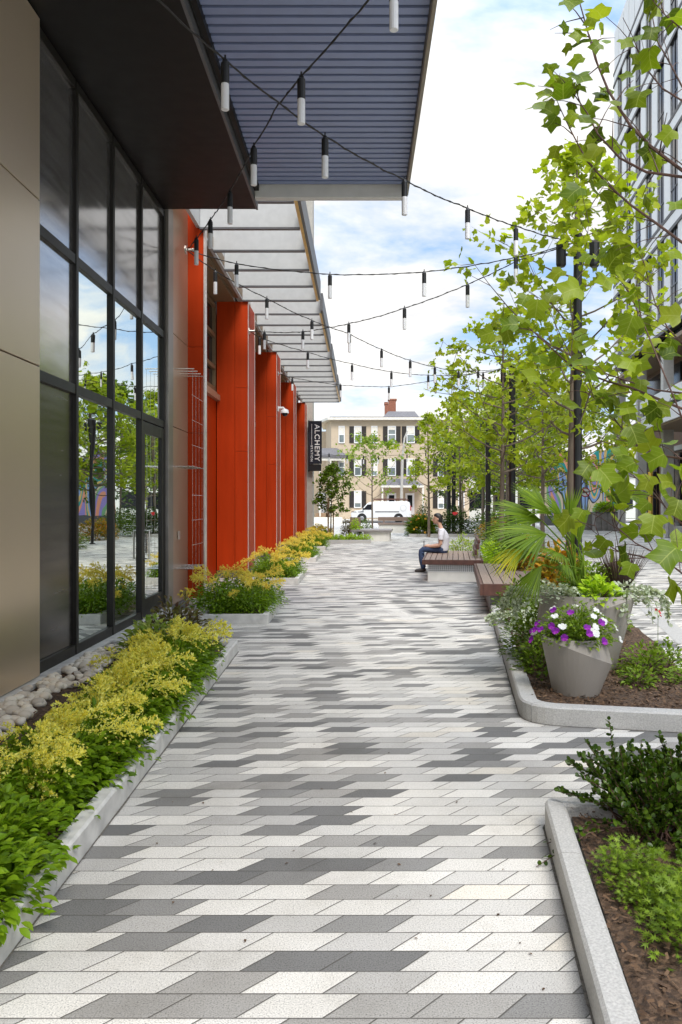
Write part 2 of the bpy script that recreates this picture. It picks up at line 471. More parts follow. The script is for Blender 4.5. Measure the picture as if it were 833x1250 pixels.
class MB:
    """collects shapes for ONE mesh object"""

    def __init__(s):
        s.v = []
        s.f = []

    def add(s, vs, fs):
        k = len(s.v)
        s.v += [tuple(v) for v in vs]
        s.f += [tuple(i + k for i in f) for f in fs]
        return s

    def box(s, x0, x1, y0, y1, z0, z1, mat=None):
        vs = [Vector(p) for p in ((x0, y0, z0), (x1, y0, z0), (x1, y1, z0), (x0, y1, z0), (x0, y0, z1), (x1, y0, z1), (x1, y1, z1), (x0, y1, z1))]
        if mat:
            vs = [mat @ v for v in vs]
        return s.add(vs, [(3, 2, 1, 0), (4, 5, 6, 7), (0, 1, 5, 4), (1, 2, 6, 5), (2, 3, 7, 6), (3, 0, 4, 7)])

    def prism(s, poly, z0, z1):
        n = len(poly)
        vs = [(p[0], p[1], z0) for p in poly] + [(p[0], p[1], z1) for p in poly]
        return s.add(vs, [tuple(range(n))[::-1], tuple(range(n, 2 * n))] + [(i, (i + 1) % n, n + (i + 1) % n, n + i) for i in range(n)])

    def extrude(s, poly, vec):
        n = len(poly)
        vec = Vector(vec)
        vs = [Vector(p) for p in poly] + [Vector(p) + vec for p in poly]
        return s.add(vs, [tuple(range(n))[::-1], tuple(range(n, 2 * n))] + [(i, (i + 1) % n, n + (i + 1) % n, n + i) for i in range(n)])

    def tube(s, path, rad, seg=6, caps=True):
        path = [Vector(p) for p in path]
        n = len(path)
        if isinstance(rad, (int, float)):
            rad = [rad] * n
        vs = []
        a = None
        for i, p in enumerate(path):
            d = (path[min(i + 1, n - 1)] - path[max(i - 1, 0)])
            d = d.normalized() if d.length > 1e-9 else Vector((0, 0, 1))
            if a is None:
                a = d.cross(Vector((0.13, 0.31, 0.94)))
                if a.length < 0.15:
                    a = d.cross(Vector((1, 0.2, 0)))
            else:
                a = a - d * a.dot(d)        # carry the frame along, no twist
                if a.length < 1e-4:
                    a = d.cross(Vector((1, 0.2, 0.1)))
            a.normalize()
            b = d.cross(a)
            for k in range(seg):
                t = 2 * math.pi * k / seg
                vs.append(p + (a * math.cos(t) + b * math.sin(t)) * rad[i])
        fs = [(i * seg + k, i * seg + (k + 1) % seg, (i + 1) * seg + (k + 1) % seg, (i + 1) * seg + k) for i in range(n - 1) for k in range(seg)]
        if caps:
            fs += [tuple(range(seg))[::-1], tuple(range((n - 1) * seg, n * seg))]
        return s.add(vs, fs)

    def lathe(s, prof, c=(0, 0, 0), seg=16, axis='z'):
        vs = []
        for (r, z) in prof:
            for k in range(seg):
                t = 2 * math.pi * k / seg
                x, y = r * math.cos(t), r * math.sin(t)
                p = {'z': (x, y, z), 'y': (x, z, y), 'x': (z, x, y)}[axis]
                vs.append((p[0] + c[0], p[1] + c[1], p[2] + c[2]))
        n = len(prof)
        fs = [(i * seg + k, i * seg + (k + 1) % seg, (i + 1) * seg + (k + 1) % seg, (i + 1) * seg + k) for i in range(n - 1) for k in range(seg)]
        fs += [tuple(range(seg))[::-1], tuple(range((n - 1) * seg, n * seg))]
        return s.add(vs, fs)

    def build(s, name, mat, parent=None, smooth=False, bevel=0.0, kind=None):
        me = bpy.data.meshes.new(name)
        me.from_pydata(s.v, [], s.f)
        bm = bmesh.new()
        bm.from_mesh(me)
        bmesh.ops.recalc_face_normals(bm, faces=bm.faces)
        bm.to_mesh(me)
        bm.free()
        me.materials.append(mat)
        if smooth:
            me.polygons.foreach_set('use_smooth', [True] * len(me.polygons))
        o = bpy.data.objects.new(name, me)
        link(o, parent)
        if bevel:
            md = o.modifiers.new('bevel', 'BEVEL')
            md.width = bevel
            md.segments = 2
            md.limit_method = 'ANGLE'
            md.angle_limit = R(40)
        if kind:
            o['kind'] = kind
        return o


# ------------------------------------------------------------------ leaves
def tpl(half, cen, fold=0.12, curl=0.0):
    """template of one leaf: right-half outline, mirrored; fan around cen"""
    right = half
    left = [(-x, y) for x, y in half[::-1] if abs(x) > 1e-6]
    pts = right + left
    V = [(0, cen, 0)] + [(x, y, fold * abs(x) - curl * ((y - cen) ** 2 + 0.8 * x * x)) for x, y in pts]
    n = len(pts)
    Fc = [(0, 1 + i, 1 + (i + 1) % n) for i in range(n)]
    return np.array(V, float), np.array(Fc, int)


T_TULIP = tpl([(0, 0), (0.26, -0.04), (0.40, 0.06), (0.56, 0.24), (0.36, 0.40), (0.36, 0.52), (0.44, 0.86), (0.16, 0.80), (0, 0.74)], 0.36, 0.40, 0.55)
T_OVAL = tpl([(0, 0), (0.17, 0.18), (0.26, 0.42), (0.2, 0.72), (0, 1)], 0.45, 0.35, 0.5)
T_ROUND = tpl([(0, 0), (0.3, 0.15), (0.42, 0.5), (0.28, 0.85), (0, 1)], 0.5, 0.2)
T_BLADE = tpl([(0, 0), (0.06, 0.1), (0.05, 0.6), (0, 1)], 0.4, 0.5)
T_PALM5 = tpl([(0, 0), (0.40, -0.14), (0.13, 0.16), (0.62, 0.24), (0.15, 0.34), (0.42, 0.80), (0.07, 0.45), (0, 1.0)], 0.26, 0.15)
T_FLOWER = tpl([(0, 0), (0.35, -0.02), (0.5, 0.3), (0.42, 0.5), (0.48, 0.75), (0.25, 1.0), (0, 0.9)], 0.45, -0.35)
T_BUD = (np.array([(0, 0, 0), (0.28, 0.45, 0.1), (0, 1, 0), (-0.28, 0.45, 0.1)], float), np.array([(0, 1, 2), (0, 2, 3)], int))
T_GRASS = tpl([(0, 0), (0.016, 0.1), (0.014, 0.6), (0, 1)], 0.4, 0.5)
T_CHIP = (np.array([(-0.2, 0, 0), (0.2, 0.05, 0.03), (0.15, 1, 0.05), (-0.22, 0.9, 0)], float), np.array([(0, 1, 2), (0, 2, 3)], int))


def unit(a):
    return a / np.maximum(1e-9, np.linalg.norm(a, axis=1, keepdims=True))


def leaves(T, pos, axis, up, size):
    pos = np.asarray(pos, float)
    d = unit(np.asarray(axis, float))
    side = np.cross(d, np.asarray(up, float))
    bad = np.linalg.norm(side, axis=1) < 1e-3
    side[bad] = (1, 0, 0)
    side = unit(side)
    nrm = np.cross(side, d)
    V, Fc = T
    s = np.asarray(size, float)[:, None, None]
    W = pos[:, None, :] + s * (V[None, :, 0, None] * side[:, None, :] + V[None, :, 1, None] * d[:, None, :] + V[None, :, 2, None] * nrm[:, None, :])
    n, k = len(pos), len(V)
    FF = (Fc[None] + (np.arange(n) * k)[:, None, None]).reshape(-1, 3)
    return W.reshape(-1, 3), FF


def leafobj(name, sets, mat, parent=None, kind=None, T=None):
    Vs, Fs, k = [], [], 0
    for V, Fc in sets:
        Vs.append(V)
        Fs.append(Fc + k)
        k += len(V)
    V = np.concatenate(Vs).astype(np.float32)
    Fc = np.concatenate(Fs).astype(np.int32)
    me = bpy.data.meshes.new(name)
    me.vertices.add(len(V))
    me.vertices.foreach_set('co', V.ravel())
    me.loops.add(len(Fc) * 3)
    me.loops.foreach_set('vertex_index', Fc.ravel())
    me.polygons.add(len(Fc))
    me.polygons.foreach_set('loop_start', np.arange(len(Fc), dtype=np.int32) * 3)
    me.polygons.foreach_set('loop_total', np.full(len(Fc), 3, np.int32))
    me.update(calc_edges=True)
    if T is not None:
        xy = np.tile(T[0], (len(V) // len(T[0]), 1)).astype(np.float32)
        at_ = me.attributes.new('leaf_xy', 'FLOAT_VECTOR', 'POINT')
        at_.data.foreach_set('vector', xy.ravel())
    me.materials.append(mat)
    o = bpy.data.objects.new(name, me)
    link(o, parent)
    if kind:
        o['kind'] = kind
    return o


def rnd(n, a=-1, b=1):
    return rng.uniform(a, b, (n, 3))


def dome_leaves(n, rx, ry, h, T, size, droop=0.3, shell=0.35, z0=0.0):
    """leaves through the outer part of a half-dome bush"""
    th = rng.uniform(0, 2 * np.pi, n)
    cz = rng.uniform(0.02, 1, n) ** 0.8
    sr = np.sqrt(np.maximum(0, 1 - cz ** 2))
    q = 1 - shell * rng.random(n) ** 1.4
    q *= 0.9 + 0.18 * np.sin(3 * th + 5 * cz + rng.uniform(0, 6)) * np.sin(4 * cz + th)
    pos = np.stack([rx * q * sr * np.cos(th), ry * q * sr * np.sin(th), z0 + h * q * cz], 1)
    out = np.stack([np.cos(th) * (sr + 0.3), np.sin(th) * (sr + 0.3), cz * 0.8 - droop], 1)
    ax = out + 0.55 * rnd(n)
    up = np.stack([np.cos(th) * sr * 0.6, np.sin(th) * sr * 0.6, np.full(n, 0.9)], 1) + 0.4 * rnd(n)
    return leaves(T, pos, ax, up, size * rng.uniform(0.65, 1.25, n))


def stems(n, rx, ry, h, r=0.004, parent=None, mat=None, name='stem'):
    mb = MB()
    for i in range(n):
        a = rng.uniform(0, 2 * np.pi)
        q = rng.uniform(0.3, 0.85)
        tip = Vector((rx * q * math.cos(a), ry * q * math.sin(a), h * rng.uniform(0.6, 0.95) * (1.15 - 0.5 * q)))
        mid = Vector((tip.x * 0.35, tip.y * 0.35, tip.z * 0.55))
        mb.tube([(tip.x * 0.08, tip.y * 0.08, -0.02), mid, tip], [r, r * 0.8, r * 0.4], 5)
    return mb.build(name, mat or M['twig'], parent)


# ------------------------------------------------------------------ camera, world, sun
cam_d = bpy.data.cameras.new('camera')
cam_d.sensor_fit = 'VERTICAL'
cam_d.sensor_height = 36
cam_d.lens = F0 / 1250 * 36
cam_d.shift_x = -(VX - 416.5) / 1250
cam_d.shift_y = -(625 - VY) / 1250
cam_d.clip_start = 0.05
cam_d.clip_end = 3000
cam = bpy.data.objects.new('camera', cam_d)
link(cam)
cam.location = (0, 0, H)
cam.rotation_euler = (R(90), 0, 0)
scn.camera = cam

SUN_EL, SUN_AZ = 54.0, 160.0       # azimuth clockwise from +Y: behind the camera to the right
sd = bpy.data.lights.new('sun', 'SUN')
sd.energy = 1.5
sd.angle = R(22)
sd.color = (1.0, 0.94, 0.84)
so = bpy.data.objects.new('sun', sd)
link(so)
dv = Vector((math.sin(R(SUN_AZ)) * math.cos(R(SUN_EL)), math.cos(R(SUN_AZ)) * math.cos(R(SUN_EL)), math.sin(R(SUN_EL))))
so.rotation_euler = dv.to_track_quat('Z', 'Y').to_euler()
so.location = dv * 60

wd = bpy.data.worlds.new('World')
scn.world = wd
wd.use_nodes = True
N, L = wd.node_tree.nodes, wd.node_tree.links
bg = N['Background']
sky = N.new('ShaderNodeTexSky')
sky.sky_type = 'NISHITA'
sky.sun_disc = False
sky.sun_elevation = R(SUN_EL)
sky.sun_rotation = R(SUN_AZ)
sky.air_density = 1.0
sky.dust_density = 0.6
tc = N.new('ShaderNodeTexCoord')
sx = N.new('ShaderNodeSeparateXYZ')
L.new(tc.outputs['Generated'], sx.inputs[0])
zz = N.new('ShaderNodeMath')
zz.operation = 'ADD'
zz.inputs[1].default_value = 0.22
L.new(sx.outputs[2], zz.inputs[0])
zm = N.new('ShaderNodeMath')
zm.operation = 'MAXIMUM'
zm.inputs[1].default_value = 0.05
L.new(zz.outputs[0], zm.inputs[0])
dvx = N.new('ShaderNodeVectorMath')
dvx.operation = 'DIVIDE'
cz = N.new('ShaderNodeCombineXYZ')
for k in range(3):
    L.new(zm.outputs[0], cz.inputs[k])
L.new(tc.outputs['Generated'], dvx.inputs[0])
L.new(cz.outputs[0], dvx.inputs[1])
mpw = N.new('ShaderNodeMapping')
mpw.inputs['Location'].default_value = (1.55, 0.35, 0)
mpw.inputs['Scale'].default_value = (1.0, 1.35, 1.0)
L.new(dvx.outputs[0], mpw.inputs[0])
cn = N.new('ShaderNodeTexNoise')
cn.inputs['Scale'].default_value = 1.5
cn.inputs['Detail'].default_value = 9
cn.inputs['Roughness'].default_value = 0.56
cn.inputs['Distortion'].default_value = 0.25
L.new(mpw.outputs[0], cn.inputs['Vector'])
cm = ramp(N, [(0.40, (0, 0, 0)), (0.55, (1, 1, 1))])
L.new(cn.outputs[0], cm.inputs[0])
cn2 = N.new('ShaderNodeTexNoise')
cn2.inputs['Scale'].default_value = 3.2
cn2.inputs['Detail'].default_value = 6
L.new(mpw.outputs[0], cn2.inputs['Vector'])
cc = ramp(N, [(0.3, (4.35, 4.35, 4.4)), (0.6, (5.35, 5.25, 5.05))])
L.new(cn2.outputs[0], cc.inputs[0])
sb = N.new('ShaderNodeMix')           # thin veil that pales the blue
sb.data_type = 'RGBA'
sb.inputs[0].default_value = 0.7
L.new(sky.outputs[0], sb.inputs[6])
sb.inputs[7].default_value = (1.9, 2.95, 4.7, 1)
mw = N.new('ShaderNodeMix')
mw.data_type = 'RGBA'
L.new(cm.outputs[0], mw.inputs[0])
L.new(sb.outputs[2], mw.inputs[6])
L.new(cc.outputs[0], mw.inputs[7])
elv = N.new('ShaderNodeMapRange')
elv.interpolation_type = 'SMOOTHSTEP'
elv.inputs[1].default_value = 0.42
elv.inputs[2].default_value = 0.85
elv.inputs[3].default_value = 1.0
elv.inputs[4].default_value = 3.1
L.new(sx.outputs[2], elv.inputs[0])
sc_ = N.new('ShaderNodeVectorMath')
sc_.operation = 'SCALE'
L.new(mw.outputs[2], sc_.inputs[0])
L.new(elv.outputs[0], sc_.inputs[3])
L.new(sc_.outputs[0], bg.inputs[0])
bg.inputs[1].default_value = 0.10

scn.view_settings.view_transform = 'Standard'
scn.view_settings.look = 'None'
scn.view_settings.gamma = 1
scn.view_settings.exposure = 1.17
scn.view_settings.use_curve_mapping = False
scn.cycles.max_bounces = 8
scn.cycles.transparent_max_bounces = 8
scn.cycles.use_denoising = True

# ------------------------------------------------------------------ ground
SZ = -0.33      # the street lies a little lower than the plaza
g = MB()
g.add([(-60, -25, 0), (60, -25, 0), (60, 50, 0), (-60, 50, 0), (60, 62, SZ + 0.12), (-60, 62, SZ + 0.12)], [(0, 1, 2, 3), (3, 2, 4, 5)])
g.build('plaza_paving', M['pavers'], kind='structure')
g = MB()
g.add([(-900, -600, SZ - 0.02), (900, -600, SZ - 0.02), (900, 1500, SZ - 0.02), (-900, 1500, SZ - 0.02)], [(0, 1, 2, 3)])
g.build('ground', simple('distant ground', (0.16, 0.17, 0.10), 0.9), kind='structure')
g = MB()
g.add([(-200, 69, SZ), (200, 69, SZ), (200, 82, SZ), (-200, 82, SZ)], [(0, 1, 2, 3)])
g.build('street', M['asphalt'], kind='structure')
g = MB()
g.box(-60, 60, 62, 69, SZ - 0.01, SZ + 0.12)
g.box(-200, 200, 82, 86, SZ - 0.01, SZ + 0.13)
g.build('sidewalk', M['sidewalk'], kind='structure')


def offset_poly(path, w):
    out = []
    n = len(path)
    for i, p in enumerate(path):
        a = path[max(i - 1, 0)]
        b = path[min(i + 1, n - 1)]
        d1 = Vector((p[0] - a[0], p[1] - a[1]))
        d2 = Vector((b[0] - p[0], b[1] - p[1]))
        if d1.length < 1e-6:
            d1 = d2
        if d2.length < 1e-6:
            d2 = d1
        d1.normalize()
        d2.normalize()
        d = (d1 + d2).normalized()
        nrm = Vector((-d.y, d.x))
        k = w / max(0.4, nrm.dot(Vector((-d1.y, d1.x))))
        out.append((p[0] + nrm.x * k, p[1] + nrm.y * k))
    return out


def corner(a, b, c, r, n=6):
    """points of a rounded corner at b"""
    a, b, c = Vector(a), Vector(b), Vector(c)
    p = b + (a - b).normalized() * r
    q = b + (c - b).normalized() * r
    return [tuple((p * (1 - t) ** 2 + b * 2 * t * (1 - t) + q * t ** 2)) for t in [i / n for i in range(n + 1)]]


def kerb(path, w, h, mat, seglen=1.5, name='kerb'):
    """a kerb of separate stones swept along the path, the bed on its left"""
    pts = []
    for i in range(len(path) - 1):
        a, b = Vector(path[i]), Vector(path[i + 1])
        k = max(1, int((b - a).length / 0.25))
        pts += [a.lerp(b, j / k) for j in range(k)]
    pts.append(Vector(path[-1]))
    inner = offset_poly(pts, w)
    ch = 0.012
    inn = offset_poly(pts, w - ch)
    out2 = offset_poly(pts, ch)
    mb = MB()
    start, run = 0, 0.0
    cuts = [0]
    for i in range(1, len(pts)):
        run += (pts[i] - pts[i - 1]).length
        if run >= seglen:
            cuts.append(i)
            run = 0
    if cuts[-1] != len(pts) - 1:
        cuts.append(len(pts) - 1)
    for a, b in zip(cuts[:-1], cuts[1:]):
        idx = list(range(a, b + 1))
        vs = []
        for j, i in enumerate(idx):
            sh = Vector((0, 0))
            if j == 0:
                sh = (pts[i + 1] - pts[i]).normalized() * 0.0025
            if j == len(idx) - 1:
                sh = (pts[i - 1] - pts[i]).normalized() * 0.0025
            for (p, z) in ((pts[i], -0.05), (pts[i], h - ch), (out2[i], h), (inn[i], h), (inner[i], h - ch), (inner[i], -0.05)):
                vs.append((p[0] + sh.x, p[1] + sh.y, z))
        m = len(idx)
        fs = [(i * 6 + k, i * 6 + (k + 1) % 6, (i + 1) * 6 + (k + 1) % 6, (i + 1) * 6 + k) for i in range(m - 1) for k in range(6)]
        fs += [tuple(range(6)), tuple(range((m - 1) * 6, m * 6))[::-1]]
        mb.add(vs, fs)
    o = mb.build(name, mat, kind='structure')
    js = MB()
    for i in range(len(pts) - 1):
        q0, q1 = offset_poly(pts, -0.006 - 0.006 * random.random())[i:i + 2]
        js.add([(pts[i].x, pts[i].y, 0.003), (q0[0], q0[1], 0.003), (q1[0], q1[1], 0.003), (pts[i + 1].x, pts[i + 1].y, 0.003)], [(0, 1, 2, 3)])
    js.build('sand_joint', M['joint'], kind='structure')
    return inner


def bumpy_bed(poly, z, name='mulch_bed', step=0.12, amp=0.025):
    """soil surface: a lumpy grid clipped to the polygon's bounding shape"""
    bm = bmesh.new()
    vs = [bm.verts.new((p[0], p[1], z)) for p in poly]
    bm.faces.new(vs)
    xs = [p[0] for p in poly]
    ys = [p[1] for p in poly]
    x = min(xs) + step
    while x < max(xs):
        bmesh.ops.bisect_plane(bm, geom=bm.verts[:] + bm.edges[:] + bm.faces[:], plane_co=(x, 0, 0), plane_no=(1, 0, 0))
        x += step
    y = min(ys) + step
    while y < max(ys):
        bmesh.ops.bisect_plane(bm, geom=bm.verts[:] + bm.edges[:] + bm.faces[:], plane_co=(0, y, 0), plane_no=(0, 1, 0))
        y += step
    for v in bm.verts:
        if not v.is_boundary:
            v.co.z += random.uniform(-0.3, 1) * amp
    bmesh.ops.recalc_face_normals(bm, faces=bm.faces)
    me = bpy.data.meshes.new(name)
    bm.to_mesh(me)
    bm.free()
    me.materials.append(M['mulch'])
    me.polygons.foreach_set('use_smooth', [True] * len(me.polygons))
    o = bpy.data.objects.new(name, me)
    link(o)
    o['kind'] = 'structure'
    return o


def inside(poly, x, y):
    c = False
    n = len(poly)
    for i in range(n):
        x1, y1 = poly[i]
        x2, y2 = poly[(i + 1) % n]
        if (y1 > y) != (y2 > y) and x < (x2 - x1) * (y - y1) / (y2 - y1) + x1:
            c = not c
    return c


def chips(poly, z, n, name, label, size=0.035):
    xs = [p[0] for p in poly]
    ys = [p[1] for p in poly]
    pos = []
    while len(pos) < n:
        x, y = random.uniform(min(xs), max(xs)), random.uniform(min(ys), max(ys))
        if inside(poly, x, y):
            pos.append((x, y, z + random.uniform(0.0, 0.03)))
    ax = rnd(n)
    ax[:, 2] *= 0.35
    up = np.array([0, 0, 1.0]) + 0.6 * rnd(n)
    o = leafobj(name, [leaves(T_CHIP, np.array(pos), ax, up, size * rng.uniform(0.4, 1.4, n))], M['chip'])
    tag(o, label, 'mulch', kind='stuff')
    return o


# --- left bed along the glass front
LK = [(-1.165, 0.6), (-1.20, 2.645), (-1.275, 8.1)]
lp = [LK[0], LK[1]] + corner(LK[1], (-1.28, 8.27), (-2.58, 8.27), 0.05, 3) + [(-2.57, 8.27)]
lin = kerb(lp, 0.085, 0.125, M['concrete'], 2.4)
lpoly = [(-1.25, 0.6)] + [(-1.285, 2.645), (-1.362, 8.19), (-2.575, 8.19), (-2.575, 0.6)]
bumpy_bed(lpoly, 0.075)
chips(lpoly, 0.085, 900, 'mulch_chips', 'loose brown bark chips in the long bed below the windows')

# --- planting bed with the pots, right of the path
AF = Vector((2.95, 20.6))
AC = (1.115, 5.545)
A_R = (3.2, 5.12)
ap = [tuple(AF)] + corner(tuple(AF), AC, A_R, 0.28, 8) + [A_R]
kerb(ap, 0.125, 0.13, M['granite'], 1.45)
apoly = [(AF.x + 0.12, AF.y), (1.235, 5.66), (3.2, 5.24), (2.72, 6.7), (3.05, 8.2), (4.75, 20.6)]
bumpy_bed(apoly, 0.085, amp=0.04)
chips(apoly[1:4] + [(2.9, 8.2), (1.5, 8.2)], 0.10, 5000, 'mulch_chips', 'loose red brown bark chips around the grey flower pots', 0.026)
# --- near bed, bottom right
bp_ = [(3.4, 3.40)] + corner((3.4, 3.40), (0.875, 3.85), (0.585, 1.5), 0.10, 6) + [(0.50, 0.85)]
kerb(bp_, 0.095, 0.127, M['granite'], 1.5)
bpoly = [(3.4, 3.31), (0.985, 3.74), (0.69, 1.5), (0.60, 0.85), (3.4, 0.85)]
bumpy_bed(bpoly, 0.07, amp=0.03)
chips(bpoly, 0.08, 9000, 'mulch_chips', 'loose bark chips in the near bed with the boxwood shrub', 0.021)


# ------------------------------------------------------------------ the left building
bld = thing('retail_building', 'low building with bronze glass front, orange red fins and steel canopies', 'building', (-2.7, 8, 0))


def part(mb, name, mat, **k):
    o = mb.build(name, mat, bld, **k)
    o.matrix_parent_inverse = Matrix.Translation((2.7, -8, 0))
    return o


WX = -2.62
# champagne panels, open joints over a dark backing
for (z0, z1) in ((0.135, 2.644), (2.656, 3.994), (4.006, 5.48)):
    for (y0, y1) in ((0.4, 3.42), (3.432, 6.48)):
        part(MB().box(WX - 0.06, WX, y0, y1, z0, z1), 'wall_panel', M['panel'], bevel=0.004)
part(MB().box(WX - 0.5, WX - 0.075, 0.4, 6.44, 0.05, 5.48), 'wall_core', M['backing'])
part(MB().box(WX - 0.4, WX + 0.045, 0.4, 10.80, -0.02, 0.125), 'base_kerb', M['concrete'], bevel=0.006)
# curtain wall
YM = [6.53, 7.45, 8.55, 9.65, 10.75]
ZR = [0.17, 2.6, 3.81, 5.44]
GX = WX - 0.075
fr = MB()
for k, y in enumerate(YM):
    fr.box(GX - 0.08, GX + 0.036, y - 0.032, y + 0.032, 0.126, 5.478)
for k in range(4):
    y0, y1 = YM[k] + 0.034, YM[k + 1] - 0.034
    for j, z in enumerate(ZR):
        if k == 3 and j == 0:
            continue
        hh = 0.045 if j else 0.048
        fr.box(GX - 0.08, GX + 0.030, y0, y1, z - hh, z + hh)
part(fr, 'curtain_wall_frame', M['mullion'], bevel=0.003)
for k in range(4):
    y0, y1 = YM[k] + 0.03, YM[k + 1] - 0.03
    for j in range(3):
        z0, z1 = ZR[j] + 0.04, ZR[j + 1] - 0.04
        if k == 3 and j == 0:
            continue
        m = M['mirror']
        if j == 2:
            m = M['spandrel']
        if k == 0:
            m = M['spandrel'] if j else M['spandrel_dark']
        o = part(MB().box(GX - 0.012, GX, y0, y1, z0, z1), 'window_pane', m)
# door leaf
y0, y1 = YM[3] + 0.036, YM[4] - 0.036
dm = MB()
dm.box(GX - 0.03, GX + 0.03, y0, y0 + 0.10, 0.135, 2.54)
dm.box(GX - 0.03, GX + 0.03, y1 - 0.10, y1, 0.135, 2.54)
dm.box(GX - 0.03, GX + 0.028, y0 + 0.102, y1 - 0.102, 0.135, 0.36)
dm.box(GX - 0.03, GX + 0.028, y0 + 0.102, y1 - 0.102, 2.40, 2.54)
door = part(dm, 'door', M['mullion'], bevel=0.003)


def sub(mb, name, mat, parent, **k):
    return mb.build(name, mat, parent, **k)


sub(MB().box(GX - 0.008, GX + 0.004, y0 + 0.10, y1 - 0.10, 0.355, 2.405), 'door_pane', M['mirror'], door)
hx, hy = GX + 0.095, y0 + 0.05
sub(MB().tube([(GX + 0.028, hy, 0.86), (hx, hy, 0.86), (hx, hy, 1.20), (GX + 0.028, hy, 1.20)], 0.011, 8).box(GX + 0.03, GX + 0.05, hy + 0.06, hy + 0.11, 0.92, 1.16), 'handle', M['steel'], door)
# dark room behind the coated glass
part(MB().box(WX - 3.2, WX - 3.1, 6.4, 10.9, 0.0, 5.48).box(WX - 3.1, GX - 0.1, 6.4, 10.75, -0.01, 0.06), 'interior_wall', M['brown'])
# soffit box over the glass front
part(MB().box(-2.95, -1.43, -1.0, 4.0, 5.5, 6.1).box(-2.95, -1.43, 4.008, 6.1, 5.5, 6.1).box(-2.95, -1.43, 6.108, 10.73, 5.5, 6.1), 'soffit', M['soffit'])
part(MB().box(-1.428, -1.40, -1.0, 10.735, 5.49, 6.11), 'soffit_edge', M['dark_grey'])
# louvred canopy
sl = MB()
y = -0.6
while y < 10.28:
    mt = Matrix.Translation((0, y, 5.66)) @ Matrix.Rotation(R(0), 4, 'X')
    sl.box(-1.39, 0.56, -0.045, 0.045, -0.008, 0.008, mt)
    sl.box(-1.39, 0.56, -0.045, -0.037, 0.0085, 0.07, mt)
    y += 0.132
part(sl, 'louvre_slats', M['slat'])
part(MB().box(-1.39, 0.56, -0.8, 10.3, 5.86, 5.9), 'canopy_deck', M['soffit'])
part(MB().box(0.565, 0.605, -0.8, 10.4, 5.55, 5.98), 'canopy_side_fascia', M['bronze_beam'], bevel=0.008)
part(MB().box(-1.39, 0.56, 10.32, 10.44, 5.50, 5.72).box(-1.39, 0.56, 10.32, 10.36, 5.724, 5.98), 'canopy_end_beam', M['beam'], bevel=0.008)
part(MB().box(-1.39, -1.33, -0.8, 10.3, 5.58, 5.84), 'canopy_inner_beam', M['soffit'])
# end frame, tan return panels
part(MB().box(WX - 0.12, WX + 0.0, 10.79, 11.06, 0.126, 5.6), 'end_post', M['frame_grey'], bevel=0.004)
for (z0, z1) in ((0.12, 2.60), (2.61, 3.90), (3.91, 6.6)):
    part(MB().box(WX - 0.09, WX - 0.01, 11.07, 12.03, z0, z1), 'return_panel', M['tan'], bevel=0.003)
part(MB().box(WX - 0.06, WX + 0.01, 10.81, 12.03, -0.02, 0.118), 'return_base', M['dark_grey'])
part(MB().box(WX - 0.001, WX + 0.022, 11.32, 11.40, 1.02, 1.14), 'access_reader', M['steel'], bevel=0.004)
